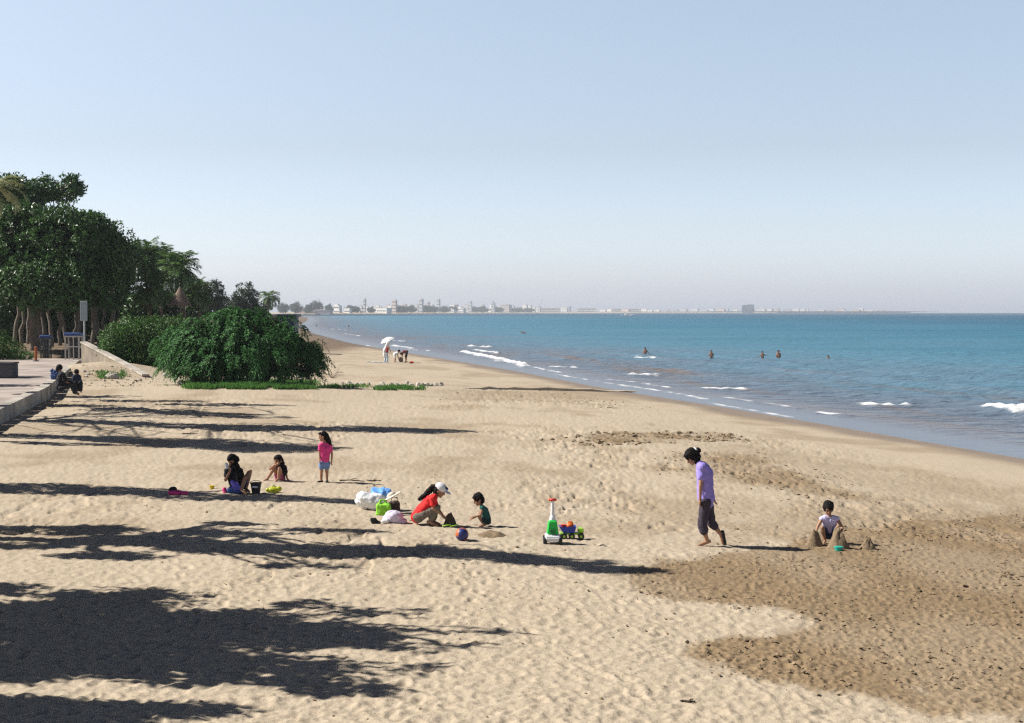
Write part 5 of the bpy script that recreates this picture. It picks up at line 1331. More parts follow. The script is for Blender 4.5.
heap('sand_heap', 'tallest sand heap, middle of three, right in front of the boy in the vest', 838.5, 548, 23, 17, HEAPM, group=GH, seed=2)
heap('sand_heap', 'small separate sand heap to the right of the boy in the vest', 868, 549, 18, 13, HEAPM, group=GH, seed=3)
heap('sand_heap', 'dark sand heap between the person in red and the toddler', 450, 525.5, 15, 11, DARKHEAP, seed=4)
heap('sand_heap', 'low trampled sand ridge in front of the toddler and the ball', 492, 536, 46, 4.5, HEAPM, seed=5, yw=.35)

PLM = lambda n, c, r=.35: mat(n, c, r, .06, 8)
# green spade head
def spade(px, py, m, label, rz, ln=.22):
    p = at(px, py); t = thing('toy_spade', label, 'toy spade', p)
    d = np.array((math.cos(rz), math.sin(rz), 0)); s_ = np.array((-d[1], d[0], 0)); z = np.array((0, 0, 1.)); q = np.array(p) + z * .03
    mb = MB(); mb.cap(q, q + d * ln * .6 + z * .02, .012, .012, 8); mb.cap(q - s_ * .04, q + s_ * .04, .013, .013, 8); mb.build('handle', m, t, smooth=True)
    a = q + d * ln * .6
    mb = MB(); mb.add([a - s_ * .05, a + s_ * .05, a + d * .12 + s_ * .05 + z * .02, a + d * .16 + z * .03, a + d * .12 - s_ * .05 + z * .02] + [v - z * .012 for v in (a - s_ * .05, a + s_ * .05, a + d * .12 + s_ * .05 + z * .02, a + d * .16 + z * .03, a + d * .12 - s_ * .05 + z * .02)],
                      [(0, 1, 2, 3, 4), (9, 8, 7, 6, 5), (0, 5, 6, 1), (1, 6, 7, 2), (2, 7, 8, 3), (3, 8, 9, 4), (4, 9, 5, 0)]); mb.build('blade', m, t)
spade(443, 527.5, PLM('lime_plastic', (.30, .55, .04)), 'lime green toy spade lying at the knees of the person in red', .1)
# turquoise mould by the heaps
p = at(836.5, 549.5); p.y -= .16; p.z = gz(p.x, p.y)
mb = MB(); mb.lathe((p.x, p.y, p.z - .01), [(.055, 0), (.075, .07), (.082, .075), (.082, .09), (.05, .092)], 14)
tag(mb.build('sand_mould', PLM('turquoise_plastic', (.02, .42, .34)), loc=p, smooth=False), 'small turquoise sand mould at the foot of the middle heap', 'sand mould')

# ball
p = at(462, 540.5); r = .118
t_ = None
m_b = bpy.data.materials.new('ball_panels'); m_b.use_nodes = True
tt = m_b.node_tree; bb = tt.nodes['Principled BSDF']; tc = _n(tt, 'ShaderNodeTexCoord')
vo = _n(tt, 'ShaderNodeTexVoronoi'); vo.inputs['Scale'].default_value = 7.0; vo.inputs['Randomness'].default_value = .35; tt.links.new(tc.outputs['Object'], vo.inputs['Vector'])
sx = _n(tt, 'ShaderNodeSeparateColor'); tt.links.new(vo.outputs['Color'], sx.inputs[0])
cr = _n(tt, 'ShaderNodeValToRGB'); cr.color_ramp.interpolation = 'CONSTANT'; cr.color_ramp.elements[0].color = (.02, .03, .16, 1); cr.color_ramp.elements[1].position = .30; cr.color_ramp.elements[1].color = (.42, .10, .025, 1)
e_ = cr.color_ramp.elements.new(.86); e_.color = (.06, .03, .05, 1)
tt.links.new(sx.outputs[0], cr.inputs['Fac']); tt.links.new(cr.outputs['Color'], bb.inputs['Base Color']); bb.inputs['Roughness'].default_value = .5
mb = MB(); mb.ell((p.x, p.y, p.z + r * .93), r, n=16)
for k in range(3):
    rot = np.array(Matrix.Rotation(k * 1.05, 3, 'X') @ Matrix.Rotation(.5 + k, 3, 'Y')); ring = [np.array((p.x, p.y, p.z + r * .93)) + rot @ np.array((math.cos(a), math.sin(a), 0)) * r * 1.0 for a in np.linspace(0, 2 * math.pi, 33)]
    mb.tube(ring, .003, 5, caps=False)
tag(mb.build('ball', m_b, loc=p, smooth=True), 'orange and navy ball on the sand below the dark heap', 'ball')

# push-along toy: black wheels, white base, green body, white handle with a red grip
p = at(552.5, 543); k = p.y / FPX; zz = p.z
t_ = thing('push_toy', 'green and white push-along toy with an upright white handle and red grip', 'toy', p)
WH, GR, RD, BK = PLM('white_plastic', (.72, .72, .74)), PLM('green_plastic', (.02, .46, .06)), PLM('red_plastic', (.65, .06, .03)), PLM('black_plastic_toy', (.018, .018, .022), .5)
mb = MB(); mb.box((p.x, p.y, zz + .055), (.27, .34, .11), bev=.03); mb.box((p.x, p.y - .165, zz + .05), (.23, .03, .07), bev=.01); mb.build('chassis', WH, t_)
for sx_ in (-1, 1):
    for sy_ in (-1, 1):
        c_ = np.array((p.x + sx_ * .135, p.y + sy_ * .12, zz + .055))
        mb = MB(); mb.lathe(c_, [(.045, -.035), (.068, -.028), (.070, 0), (.068, .028), (.045, .035)], 16, rot=Matrix.Rotation(math.pi / 2, 3, 'Y'))
        w_ = mb.build('wheel', BK, t_, smooth=False)
        mb = MB(); mb.lathe(c_, [(.03, -.038), (.034, 0), (.03, .038)], 12, rot=Matrix.Rotation(math.pi / 2, 3, 'Y')); mb.build('hub', WH, w_)
mb = MB(); mb.box((p.x, p.y, zz + .166), (.22, .26, .25), taper=.66, ty=.7, bev=.03); mb.build('body', GR, t_)
mb = MB(); mb.box((p.x, p.y - .135, zz + .19), (.10, .02, .08), bev=.006, taper=.9); mb.build('front_panel', PLM('dark_green_plastic', (.01, .16, .04)), t_)
mb = MB(); mb.lathe((p.x, p.y, zz + .40), [(.060, 0), (.052, .06), (.034, .10), (.030, .34), (.034, .35)], 14); mb.build('handle', WH, t_, smooth=False)
mb = MB(); mb.cap((p.x - .05, p.y, zz + .77), (p.x + .05, p.y, zz + .77), .026, .026, 10); mb.build('grip', RD, t_, smooth=True)

# toy tipper truck
p = at(570.5, 538.5); zz = p.z
BLU, LIME = PLM('blue_plastic_toy', (.02, .045, .36)), PLM('lime_plastic', (1, 1, 1))
t_ = thing('toy_truck', 'toy truck with a blue tipper and lime green cab beside the push-along toy', 'toy truck', p)
x0, y0 = p.x, p.y
mb = MB(); mb.box((x0, y0, zz + .08), (.40, .16, .035), bev=.01); mb.build('chassis', LIME, t_)
mb = MB(); mb.add([(x0 - .21, y0 - .13, zz + .23), (x0 + .10, y0 - .13, zz + .23), (x0 + .10, y0 + .13, zz + .23), (x0 - .21, y0 + .13, zz + .23), (x0 - .14, y0 - .10, zz + .12), (x0 + .07, y0 - .10, zz + .12), (x0 + .07, y0 + .10, zz + .12), (x0 - .14, y0 + .10, zz + .12),
                   (x0 - .18, y0 - .11, zz + .228), (x0 + .08, y0 - .11, zz + .228), (x0 + .08, y0 + .11, zz + .228), (x0 - .18, y0 + .11, zz + .228), (x0 - .12, y0 - .08, zz + .15), (x0 + .05, y0 - .08, zz + .15), (x0 + .05, y0 + .08, zz + .15), (x0 - .12, y0 + .08, zz + .15)],
                  [(7, 6, 5, 4), (4, 5, 1, 0), (5, 6, 2, 1), (6, 7, 3, 2), (7, 4, 0, 3), (0, 1, 9, 8), (1, 2, 10, 9), (2, 3, 11, 10), (3, 0, 8, 11), (8, 9, 13, 12), (9, 10, 14, 13), (10, 11, 15, 14), (11, 8, 12, 15), (12, 13, 14, 15)]); mb.build('tipper', BLU, t_)
mb = MB(); mb.box((x0 + .185, y0, zz + .117), (.12, .18, .085), taper=.75, bev=.015); mb.build('cab', LIME, t_)
for sx_ in (-.12, .02, .19):
    for sy_ in (-1, 1):
        mb = MB(); mb.lathe((x0 + sx_, y0 + sy_ * .105, zz + .055), [(.035, -.025), (.058, -.02), (.058, .02), (.035, .025)], 14, rot=Matrix.Rotation(math.pi / 2, 3, 'X')); w_ = mb.build('wheel', BK, t_)
        mb = MB(); mb.lathe((x0 + sx_, y0 + sy_ * .105, zz + .055), [(.024, -.028), (.024, .028)], 10, rot=Matrix.Rotation(math.pi / 2, 3, 'X')); mb.build('rim', LIME, w_)
mb = MB(); mb.ell((x0 - .01, y0, zz + .235), (.075, .07, .06), n=9); mb.tube([(x0 - .06, y0, zz + .24), (x0 - .04, y0, zz + .31), (x0 + .03, y0, zz + .31), (x0 + .05, y0, zz + .24)], .012, 6)
tag(remesh(mb, 'sand_mould', PLM('orange_plastic', (.72, .14, .02)), .007, loc=Vector((x0 - .01, y0, zz + .2))), 'orange sand mould heaped in the blue tipper of the toy truck', 'sand mould')
mb = MB(); mb.lathe((x0 - .13, y0 + .01, zz + .20), [(.035, 0), (.05, .05), (.055, .055), (.03, .06)], 12)
tag(mb.build('sand_mould', PLM('red_plastic', (1, 1, 1)), loc=Vector((x0 - .13, y0, zz + .2))), 'red sand mould at the left end of the blue tipper', 'sand mould')

# things by the seated girls
p = at(256, 493.5); zz = p.z - .01
t_ = thing('bucket', 'black bucket standing between the two seated girls', 'bucket', p)
mb = MB(); prof = [(.085, 0), (.12, .23), (.132, .232), (.132, .25), (.118, .25), (.082, .03)]
mb.lathe((p.x, p.y, zz), prof, 20); mb.build('body', PLM('black_plastic_toy', (1, 1, 1)), t_)
mb = MB(); mb.tube([(p.x - .128, p.y, zz + .235)] + [(p.x - .128 * math.cos(a), p.y - .02, zz + .235 + .07 * math.sin(a)) for a in np.linspace(.3, math.pi - .3, 8)] + [(p.x + .128, p.y, zz + .235)], .007, 6); mb.build('handle', PLM('grey_plastic', (.2, .2, .22)), t_)
mb = MB(); mb.box((p.x, p.y - .114, zz + .15), (.11, .012, .035)); mb.build('band', PLM('white_plastic', (1, 1, 1)), t_)
p = at(273.5, 492.5)
mb = MB(); mb.ell((p.x, p.y, p.z + .055), (.15, .09, .075), n=10); mb.ell((p.x + .12, p.y, p.z + .08), (.07, .06, .06), n=8); mb.ell((p.x - .12, p.y - .02, p.z + .06), (.06, .05, .05), n=8); mb.tube([(p.x - .05, p.y, p.z + .12), (p.x, p.y, p.z + .17), (p.x + .06, p.y, p.z + .12)], .014, 6)
tag(remesh(mb, 'toy_watering_can', PLM('yellow_green_plastic', (.42, .45, .02)), .008, loc=p), 'yellow green toy lying beside the black bucket', 'toy')
p = at(212, 488.5); mb = MB(); mb.lathe((p.x, p.y, p.z - .005), [(.045, 0), (.06, .06), (.065, .062), (.065, .075), (.03, .08)], 12)
tag(mb.build('sand_mould', PLM('yellow_plastic', (.62, .45, .03)), loc=p), 'tiny yellow sand mould lying left of the seated girls', 'sand mould')

# soft piles: bags, towels, shoes
def lump(name, label, cat, px, py, w, h, m, yo=0, zo=0, seed=0, rot=0.0, noise=.035, yr=None, group=None, extra=()):
    """a slumped bag or cloth: w x h in photo pixels, resting on the sand (or zo above it)"""
    p = at(px, py); p.y += yo; p.z = gz(p.x, p.y); k = p.y / FPX; rx, rz = w * k / 2, h * k / 2
    mb = MB(); c = np.array((p.x, p.y, p.z + zo + rz * .85)); ro = np.array(Matrix.Rotation(rot, 3, 'Y'))
    mb.ell(c, (rx, yr or rx * .62, rz), ro, 12)
    for (dx, dz, r1, r2) in extra: mb.ell(c + np.array((dx * k, 0, dz * k)), (r1 * k, r1 * k * .7, r2 * k), ro, 10)
    o = remesh(mb, name, m, .010, loc=p, smooth_it=2, noise=noise, nsc=6, ridge=min(.05, noise * 1.1))
    return tag(o, label, cat)
WB = mat('white_bag', (.74, .75, .78), .45, .05, 6, .3, 40)
lump('plastic_bag', 'crumpled white plastic bag at the left of the belongings pile', 'bag', 371, 511, 34, 15, WB, .2, .04, rot=.42, noise=.014, extra=((-9, -2, 9, 4), (7, 3, 9, 6)))
lump('beach_towel', 'light blue towel thrown over the top of the belongings pile', 'towel', 381, 511, 24, 9, shade('sky_blue_towel', (.13, .33, .74)), .22, .27, rot=.28, noise=.03, extra=((6, 0, 6, 4),))
p = at(383.5, 515.8); p.y += .06; mb = MB(); mb.box((p.x, p.y, p.z - .01), (.32, .16, .26), -.12, taper=.86, bev=.035); mb.tube([(p.x - .08, p.y - .03, p.z + .23), (p.x - .07, p.y - .02, p.z + .31), (p.x + .03, p.y - .02, p.z + .30), (p.x + .05, p.y - .03, p.z + .23)], .014, 6)
tag(remesh(mb, 'beach_bag', shade('lime_bag', (.26, .62, .05)), .010, loc=p, noise=.02, nsc=7, ridge=.014), 'bright lime green bag in the middle of the belongings pile', 'bag')
p = at(394, 515.5); p.y += .12; mb = MB(); mb.box((p.x, p.y, p.z - .01), (.27, .17, .28), .15, taper=.82, bev=.03); mb.tube([(p.x - .07, p.y - .02, p.z + .25), (p.x - .05, p.y, p.z + .35), (p.x + .05, p.y, p.z + .35), (p.x + .07, p.y, p.z + .25)], .014, 6)
tag(remesh(mb, 'beach_bag', shade('brown_bag', (.055, .036, .030)), .010, loc=p, noise=.02, nsc=7, ridge=.012), 'dark brown tote bag behind the lilac blanket in the belongings pile', 'bag')
p = at(393, 513); k = p.y / FPX; c = np.array(at_y(392, 496.5, p.y + .04)); ro = np.array(Matrix.Rotation(-.5, 3, 'Y'))
mb = MB(); mb.ell(c, (.22, .17, .022), ro, 12); mb.ell(c + ro @ np.array((0, 0, .035)), (.10, .09, .06), ro, 10)
tag(remesh(mb, 'sun_hat', mat('straw', (.62, .55, .47), .85, .15, 20, .5, 90), .009, loc=Vector((c[0], c[1], c[2] - .1)), noise=.006), 'pale floppy sun hat tilted on top of the brown bag', 'hat')
lump('folded_cloth', 'pale lilac blanket bundled at the front of the belongings pile', 'blanket', 393, 522.5, 22, 13, shade('pale_lilac_cloth', (.60, .54, .68)), -.02, 0, rot=-.1, noise=.022, extra=((8, -4, 6, 3), (-3, 3, 6, 5)))
lump('bag', 'small black bag at the front left of the belongings pile', 'bag', 374.5, 523.5, 9, 8, shade('black_bag', (.02, .02, .024)), -.05, 0, noise=.03, extra=((4, -1.5, 4.5, 2.2),))
lump('cloth', 'little white cloth between the black bag and the lilac blanket', 'cloth', 386, 522.5, 8, 6, mat('white_cloth', (1, 1, 1)), -.12, 0, noise=.012)
lump('towel', 'rolled pink towel lying alone left of the seated girls', 'towel', 177, 494.5, 17, 4.0, shade('pink_cotton', (1, 1, 1)), 0, 0, noise=.02, extra=((6, -.3, 5, 1.6),))
lump('bag', 'small black pouch resting against the pink towel', 'bag', 172.5, 494, 8, 6, shade('black_bag', (1, 1, 1)), .03, .03, noise=.012)
lump('backpack', 'blue bag standing behind the person on the terrace edge', 'bag', 52.5, 391, 9, 13, shade('blue_bag', (.03, .06, .17)), .4, .42, noise=.04, extra=((-2.3, 5.5, 1.6, 3.5),))

# blue mat and toy by the shore group, cool box
p = at(378, 362.5); k = p.y / FPX
n = 24; V = []; Fq = []
for i in range(n):
    for j in range(8):
        x = p.x + (i / (n - 1) - .5) * 22 * k; y = p.y + (j / 7 - .5) * 1.1
        V.append((x, y, gz(x, y) + .02 + .025 * float(pn(x / .3, y / .3, 99)) + .02))
V = np.array(V); nn = len(V); V = np.vstack([V, V - np.array((0, 0, .02))])
for i in range(n - 1):
    for j in range(7):
        q = (i * 8 + j, (i + 1) * 8 + j, (i + 1) * 8 + j + 1, i * 8 + j + 1); Fq.append(q); Fq.append(tuple(v + nn for v in q[::-1]))
tag(mesh_np('beach_mat', V, np.array(Fq), [shade('pale_blue_mat', (.34, .52, .70))], True, loc=p), 'pale blue beach mat spread left of the shore group', 'mat')
lump('toy', 'bright red toy on the sand right of the shore group', 'toy', 411.5, 363.5, 4.5, 2.4, PLM('red_plastic', (1, 1, 1)), 0, 0, noise=.02)
lump('bag', 'black bag on the sand between the bending people of the shore group', 'bag', 401, 362, 4.6, 6, shade('black_bag', (1, 1, 1)), .3, 0, noise=.04)

# small white parasol behind the shore group
p = at(389.5, 361); p.y += .5; p.z = gz(p.x, p.y); ct = np.array(at_y(388.3, 337.6, p.y))
t_ = thing('parasol', 'small white parasol standing behind the three people at the water edge', 'parasol', p)
ax = unit(ct - np.array((p.x, p.y, p.z))); q = Vector((0, 0, 1)).rotation_difference(Vector(ax) + Vector((-.25, -.1, 0))).to_matrix()
mb = MB(); mb.tube([(p.x, p.y, p.z - .2), tuple(ct)], .018, 6); mb.build('pole', mat('pale_metal', (1, 1, 1)), t_)
mb = MB(); mb.lathe(ct - np.array((0, 0, .32)), [(.74, 0), (.71, .06), (.52, .22), (.26, .33), (.03, .38)], 10, rot=q); mb.build('canopy', mat('white_cloth', (1, 1, 1)), t_, smooth=False)

# thin post and dry twigs by the big bush
p = at(322.5, 356.5); zt = at_y(322.5, 339, p.y).z
mb = MB(); mb.tube([(p.x, p.y, p.z - .2), (p.x + .03, p.y, p.z + .7), (p.x - .02, p.y, zt)], [.035, .03, .025], 7); mb.tube([(p.x, p.y, zt - .1), (p.x + .12, p.y, zt + .02)], .02, 6)
tag(mb.build('wooden_stake', BARK, loc=p), 'thin weathered stake in the sand right of the big bush', 'stake')
def twigs(px, py, label, sz, seed, group=None):
    g_ = np.random.default_rng(seed); p = at(px, py); mb = MB()
    for k in range(7):
        a = g_.random() * 6.28; e = np.array((math.cos(a) * sz, math.sin(a) * sz * .6, sz * g_.uniform(.1, .7))); q = limb_path(np.array(p), np.array(p) + e, g_, 4, 1.2); mb.tube(q, np.linspace(.018, .005, len(q)), 5)
        mb.tube(limb_path(q[2], q[2] + e * .5 + g_.normal(size=3) * sz * .2, g_, 3, 1), .006, 4)
    return tag(mb.build('dry_branch', BARK, loc=p), label, 'branch', group)
twigs(332, 378, 'dry bare twigs sticking up at the right foot of the big bush', .9, 3)
# flat bits of driftwood
GS = 'driftwood sticks scattered on the sand'
for i, (px, py, ln, lb) in enumerate(((688, 703.5, .16, 'short dark stick on the pale sand at the bottom, right of middle'), (352, 481, .6, 'dark ragged stick on the sand right of the girl in pink'), (374, 481, .35, 'smaller dark stick right of the ragged stick'), (190, 434, .5, 'brown debris between the tree shadows, left of the girl in pink'),
                               (788, 408, .6, 'dark debris on the upper sand near the water, beyond the woman'), (612, 408, .5, 'small dark debris on the upper sand left of the water'))):
    p = at(px, py); g_ = np.random.default_rng(30 + i); mb = MB(); a = g_.normal() * .15
    q = limb_path((p.x - ln / 2, p.y, p.z + .012), (p.x + ln / 2, p.y + a * ln, p.z + .025), g_, 5, .8); q = [np.array((v[0], v[1], gz(v[0], v[1]) + .012)) for v in q]; mb.tube(q, np.linspace(.022, .010, len(q)), 6); mb.tube(limb_path(q[2], np.array(q[2]) + np.array((ln * .25, -.08, .05)), g_, 3, .5), .008, 5)
    tag(mb.build('driftwood', mat('dark_driftwood', (.07, .05, .035), .9, .3, 20, .5, 60), loc=p), lb, 'driftwood', GS)

# stones
STONE = mat('pale_stone', (.50, .46, .40), .9, .25, 3, .7, 12, rnd=.25)
def stone(px, py, w, h, label, seed, group='stones along the drain outlet'):
    p = at(px, py); k = p.y / FPX; g_ = np.random.default_rng(seed)
    mb = MB(); mb.ell((0, 0, 0), 1, n=8); V, Fs, _ = mb.arrays()
    V = V * (1 + .28 * pn3(V * 1.3 + seed, 1, 60) + .12 * pn3(V * 3 + seed, 1, 61))[:, None]
    rz = np.array(Matrix.Rotation(g_.random() * 6, 3, 'Z')); V = V @ rz.T * np.array((w * k / 2, w * k / 2 * g_.uniform(.6, .9), h * k * .62)) + np.array((p.x, p.y, p.z + h * k * .25))
    tag(mesh_np('stone', V, Fs, [STONE], False, loc=p), label, 'stone', group)
g_ = np.random.default_rng(77)
for i in range(22):
    px = 342 + i * 4.7 + g_.normal() * 1.6; stone(px, 385.2 + g_.normal() * 1.2 + (1.0 if px > 420 else 0), g_.uniform(3, 7), g_.uniform(2, 4.6), 'rough pale stone in the row between the big bush and the dark bank', 100 + i)
stone(112, 378.5, 14, 7, 'large pale stone among grass tufts on the mound below the wing wall', 140, None)
stone(182, 384.5, 9, 5, 'grey stone at the left foot of the big bush', 141, None)
stone(165, 376, 6, 3.5, 'small stone at the foot of the wing wall', 142, None)
for i, (px, py) in enumerate(((84, 372), (88, 374), (92, 371), (97, 372.5), (86, 377), (104, 381), (133, 383), (140, 381))): stone(px, py, g_.uniform(3, 5), g_.uniform(1.5, 3), 'small dark stone strewn over the mound below the wing wall', 150 + i, 'stones on the mound')

# short grass
def grass(name, label, polys, n, hgt, wd):
    g_ = np.random.default_rng(len(label)); P = []
    for (x0, x1, y0, y1), c_ in polys:
        k_ = 0
        for _ in range(int(n * c_)):
            u = g_.random(); px = x0 + (x1 - x0) * u; py = y0 + (y1 - y0) * g_.random() ** .8
            edge_ = min(1, 5 * min(u, 1 - u))
            if g_.random() > edge_: continue
            P.append((px, py))
    P = np.array(P); d = np.stack([(P[:, 0] - 512) / FPX, np.ones(len(P))], 1)
    # lay the strips out on the ground once, at the spots the polygon corners meet it
    W_ = []
    for (px, py) in P[::1]:
        W_.append(None)
    ys = np.linspace(368, 396, 57); xs_ = np.linspace(80, 440, 73)
    tab = np.array([[tuple(at(x, y)) for x in xs_] for y in ys])
    fi = (P[:, 1] - 368) / .5; fj = (P[:, 0] - 80) / 5.0; i0 = np.clip(fi.astype(int), 0, 55); j0 = np.clip(fj.astype(int), 0, 71); a = (fi - i0)[:, None]; b = (fj - j0)[:, None]
    Q = tab[i0, j0] * (1 - a) * (1 - b) + tab[i0 + 1, j0] * a * (1 - b) + tab[i0, j0 + 1] * (1 - a) * b + tab[i0 + 1, j0 + 1] * a * b
    ok = pn(Q[:, 0] / .7, Q[:, 1] / 1.0, 88) > -.12; Q = Q[ok]
    Q[:, 2] = ground_z(Q[:, 0], Q[:, 1]) - .02
    m = len(Q); h = hgt * g_.uniform(.5, 1.2, m); az = g_.random(m) * 6.283; ln = g_.uniform(.1, .6, m)
    D = np.stack([np.cos(az) * ln, np.sin(az) * ln, np.ones(m)], 1); U = np.stack([np.cos(az + 1.57), np.sin(az + 1.57), .2 + 0 * az], 1)
    V, F = leaf_quads(Q, D, U, h, np.full(m, wd))
    return kindof(mesh_np(name, V, F, [GRASSM], False), 'stuff')
grass('grass', 'strip', [((180, 322, 381, 389.5), 1.0), ((372, 428, 387, 390.5), .14), ((95, 128, 371, 379), .05), ((318, 372, 386, 388.5), .04)], 22000, .24, .045)

# ------------------------------------------------------------------ the far shore
HB = [mat('far_white_wall', (.78, .77, .76), .8, .06, .02, rnd=.06), mat('far_grey_wall', (.48, .49, .53), .8, .08, .02, rnd=.1), mat('far_pink_wall', (.60, .50, .48), .8, .08, .02, rnd=.08), mat('far_blue_grey', (.20, .25, .33), .8, .08, .02)]
def far_y(px):
    xs2 = np.array([512 + FPX * p[0] / p[1] for p in FL]); return float(np.interp(px, xs2, [p[1] for p in FL]))
WIN = mat('far_window_band', (.10, .13, .16), .3, .1, .05)
def building(px0, px1, py0, label, mi, inset=60, step=0.0, group=None, base=None, name='far_building', cat='building', bands=True):
    y = far_y((px0 + px1) / 2) + inset; a, b_ = at_y(px0, 312, y), at_y(px1, 312, y); zt = at_y(px0, py0, y).z; z0 = SEA + 1.5
    w, h = b_.x - a.x, max(zt - z0, 1.5); cx = (a.x + b_.x) / 2; dp = max(10, w * .6)
    t = thing(name, label, cat, (cx, y, z0), group)
    rz = .55 if w < 45 else .18
    cw = 1 / (math.cos(rz) + .6 * math.sin(rz)) if w < 45 else 1; w = w * cw; dp = w * .6 if w < 45 else 14
    mb = MB(); mb.box((cx, y, z0 - 1), (w, dp, h + 1), -rz)
    if step: mb.box((cx - w * .12, y, z0 + h + .01), (w * .55, dp * .6, h * step), -rz)
    mb.build('wall', HB[mi], t)
    mb = MB(); mb.box((cx, y, z0 + h + .02), (w * 1.03, dp * 1.03, .5), -rz) if not step else mb.box((cx - w * .12, y, z0 + h * (1 + step) + .03), (w * .58, dp * .63, .5), -rz)
    mb.box((cx + w * .12, y, z0 + h + (.55 if not step else .03)), (max(2, w * .3), 4, 1.2)); mb.build('roof', HB[mi], t)
    if bands:
        for k in range(max(1, min(4, int(h / 5)))):
            mb = MB(); mb.box((cx - math.sin(rz) * (dp / 2 + .05), y - math.cos(rz) * (dp / 2 + .05), z0 + h * (k + .45) / max(1, min(4, int(h / 5)))), (w * .86, .3, 1.3), -rz); mb.build('window', WIN, t)
    return t
GC = 'buildings of the far shore'
building(363, 366.3, 299.5, 'tall thin tower left of the pinkish block on the far shore', 1, group=GC)
building(392, 397.3, 300.5, 'pinkish tower block halfway along the far town', 2, group=GC)
building(418.6, 423.6, 299.3, 'left one of the two tallest grey towers on the far shore', 1, group=GC)
building(436.6, 440.4, 299.3, 'right one of the two tallest grey towers on the far shore', 1, group=GC)
building(426.5, 430, 302.5, 'slim pinkish building between the two tallest towers', 2, group=GC)
building(469, 472.2, 301.5, 'narrow tower just right of the white sloping roofs', 1, group=GC)
building(491, 495.5, 303, 'stepped grey block in the middle of the low right-hand town', 1, group=GC, step=.2)
building(500, 512, 305, 'broad grey-lilac block right of the stepped grey block', 2, group=GC)
building(333.5, 342, 305.5, 'white building directly right of the first far tree clumps', 0, group=GC, step=.15)
building(298, 332, 310.6, 'long low lilac wall on the nearest part of the far beach', 2, inset=25, group=GC, bands=False)
building(344, 352, 308.8, 'white gabled house right of the white building near the far trees', 0, inset=30, group=GC)
building(360, 363, 306.8, 'small white cube house at the foot of the thin tower', 0, inset=30, group=GC)
building(376, 391.5, 308.2, 'wide white flat building left of the pinkish tower', 0, inset=30, group=GC)
building(448, 456, 309.6, 'low white hall at the left of the sloping roofs by the far beach', 0, inset=30, group=GC, step=.25)
building(456.6, 466, 308.2, 'taller white hall with stepped roof by the far beach', 0, inset=32, group=GC, step=.3)
building(539, 560, 308.2, 'long white building at the start of the harbour', 0, inset=200, group=GC)
building(561, 568.5, 307.3, 'bright white block at the right end of the long harbour building', 0, inset=200, group=GC)
building(569.3, 571.2, 306.5, 'thin dark tower beside the bright white harbour block', 3, inset=150, group=GC)
building(577, 596, 308.2, 'row of pale sheds right of the dark harbour tower', 0, inset=220, group=GC)
building(611, 641, 308.9, 'very long low white shed behind the pier', 0, inset=260, group=GC)
g_ = np.random.default_rng(91)
for k in range(62):
    px = 345 + k * 3.15 + g_.normal() * 1.2; w_ = g_.uniform(2.4, 6.5)
    if px > 538: break
    building(px, px + w_, g_.uniform(304.6, 309.2), 'small pale house in the hazy town along the far shore', int(g_.choice([0, 1, 2, 1, 0])), inset=g_.uniform(110, 320), group='small houses of the far town', bands=False)
for k in range(34):
    px = 598 + k * 8.4 + g_.normal() * 2; w_ = g_.uniform(4, 11)
    building(px, px + w_, g_.uniform(308.6, 310.4), 'low hazy white shed of the harbour on the horizon', int(g_.choice([0, 0, 1, 2])), inset=g_.uniform(200, 500), group='low harbour sheds on the horizon', bands=False)
# the moored block at the pier end
y = far_y(748) - 60; a, b_ = at_y(741.5, 312, y), at_y(754.2, 312, y); zt = at_y(0, 304.6, y).z
t_ = thing('moored_ship', 'big boxy blue-grey ship moored at the end of the pier', 'ship', ((a.x + b_.x) / 2, y, SEA))
w = b_.x - a.x; cx = (a.x + b_.x) / 2; h = zt - SEA
mb = MB(); mb.add([(a.x, y - 6, SEA + h * .45), (b_.x + 2, y - 6, SEA + h * .45), (b_.x + 2, y + 6, SEA + h * .45), (a.x, y + 6, SEA + h * .45), (a.x + 2, y - 4, SEA - 1), (b_.x - 3, y - 4, SEA - 1), (b_.x - 3, y + 4, SEA - 1), (a.x + 2, y + 4, SEA - 1)],
                  [(0, 1, 2, 3), (7, 6, 5, 4), (0, 4, 5, 1), (1, 5, 6, 2), (2, 6, 7, 3), (3, 7, 4, 0)]); mb.build('hull', mat('navy_hull', (.06, .09, .16), .6, .1, .05), t_)
mb = MB(); mb.box((cx, y, SEA + h * .45 + .02), (w * .94, 10, h * .5)); mb.box((cx + w * .18, y, SEA + h * .95 + .04), (w * .5, 8, h * .05 + .6)); mb.build('superstructure', HB[3], t_)
mb = MB(); mb.tube([(cx - w * .3, y, SEA + h * .9), (cx - w * .3, y, SEA + h * 1.18)], .35, 6); mb.build('mast', HB[1], t_)
# pier
GP = far_y(660) - 90
a, b_ = at_y(572, 312, GP), at_y(741, 312, GP)
t_ = thing('pier', 'long low pier on pale piles running across the horizon to the moored ship', 'pier', (a.x, GP, SEA))
mb = MB(); zt = at_y(0, 311.6, GP).z; mb.box(((a.x + b_.x) / 2, GP, zt - 1.2), (b_.x - a.x, 7, 1.2)); mb.build('deck', HB[1], t_)
N_ = 62
for k in range(N_):
    x = a.x + 2 + (b_.x - a.x - 4) * k / (N_ - 1); mb = MB(); mb.tube([(x, GP - 2, SEA - 2), (x, GP - 2, zt - 1.21)], .9, 6); mb.build('pile', HB[0], t_)
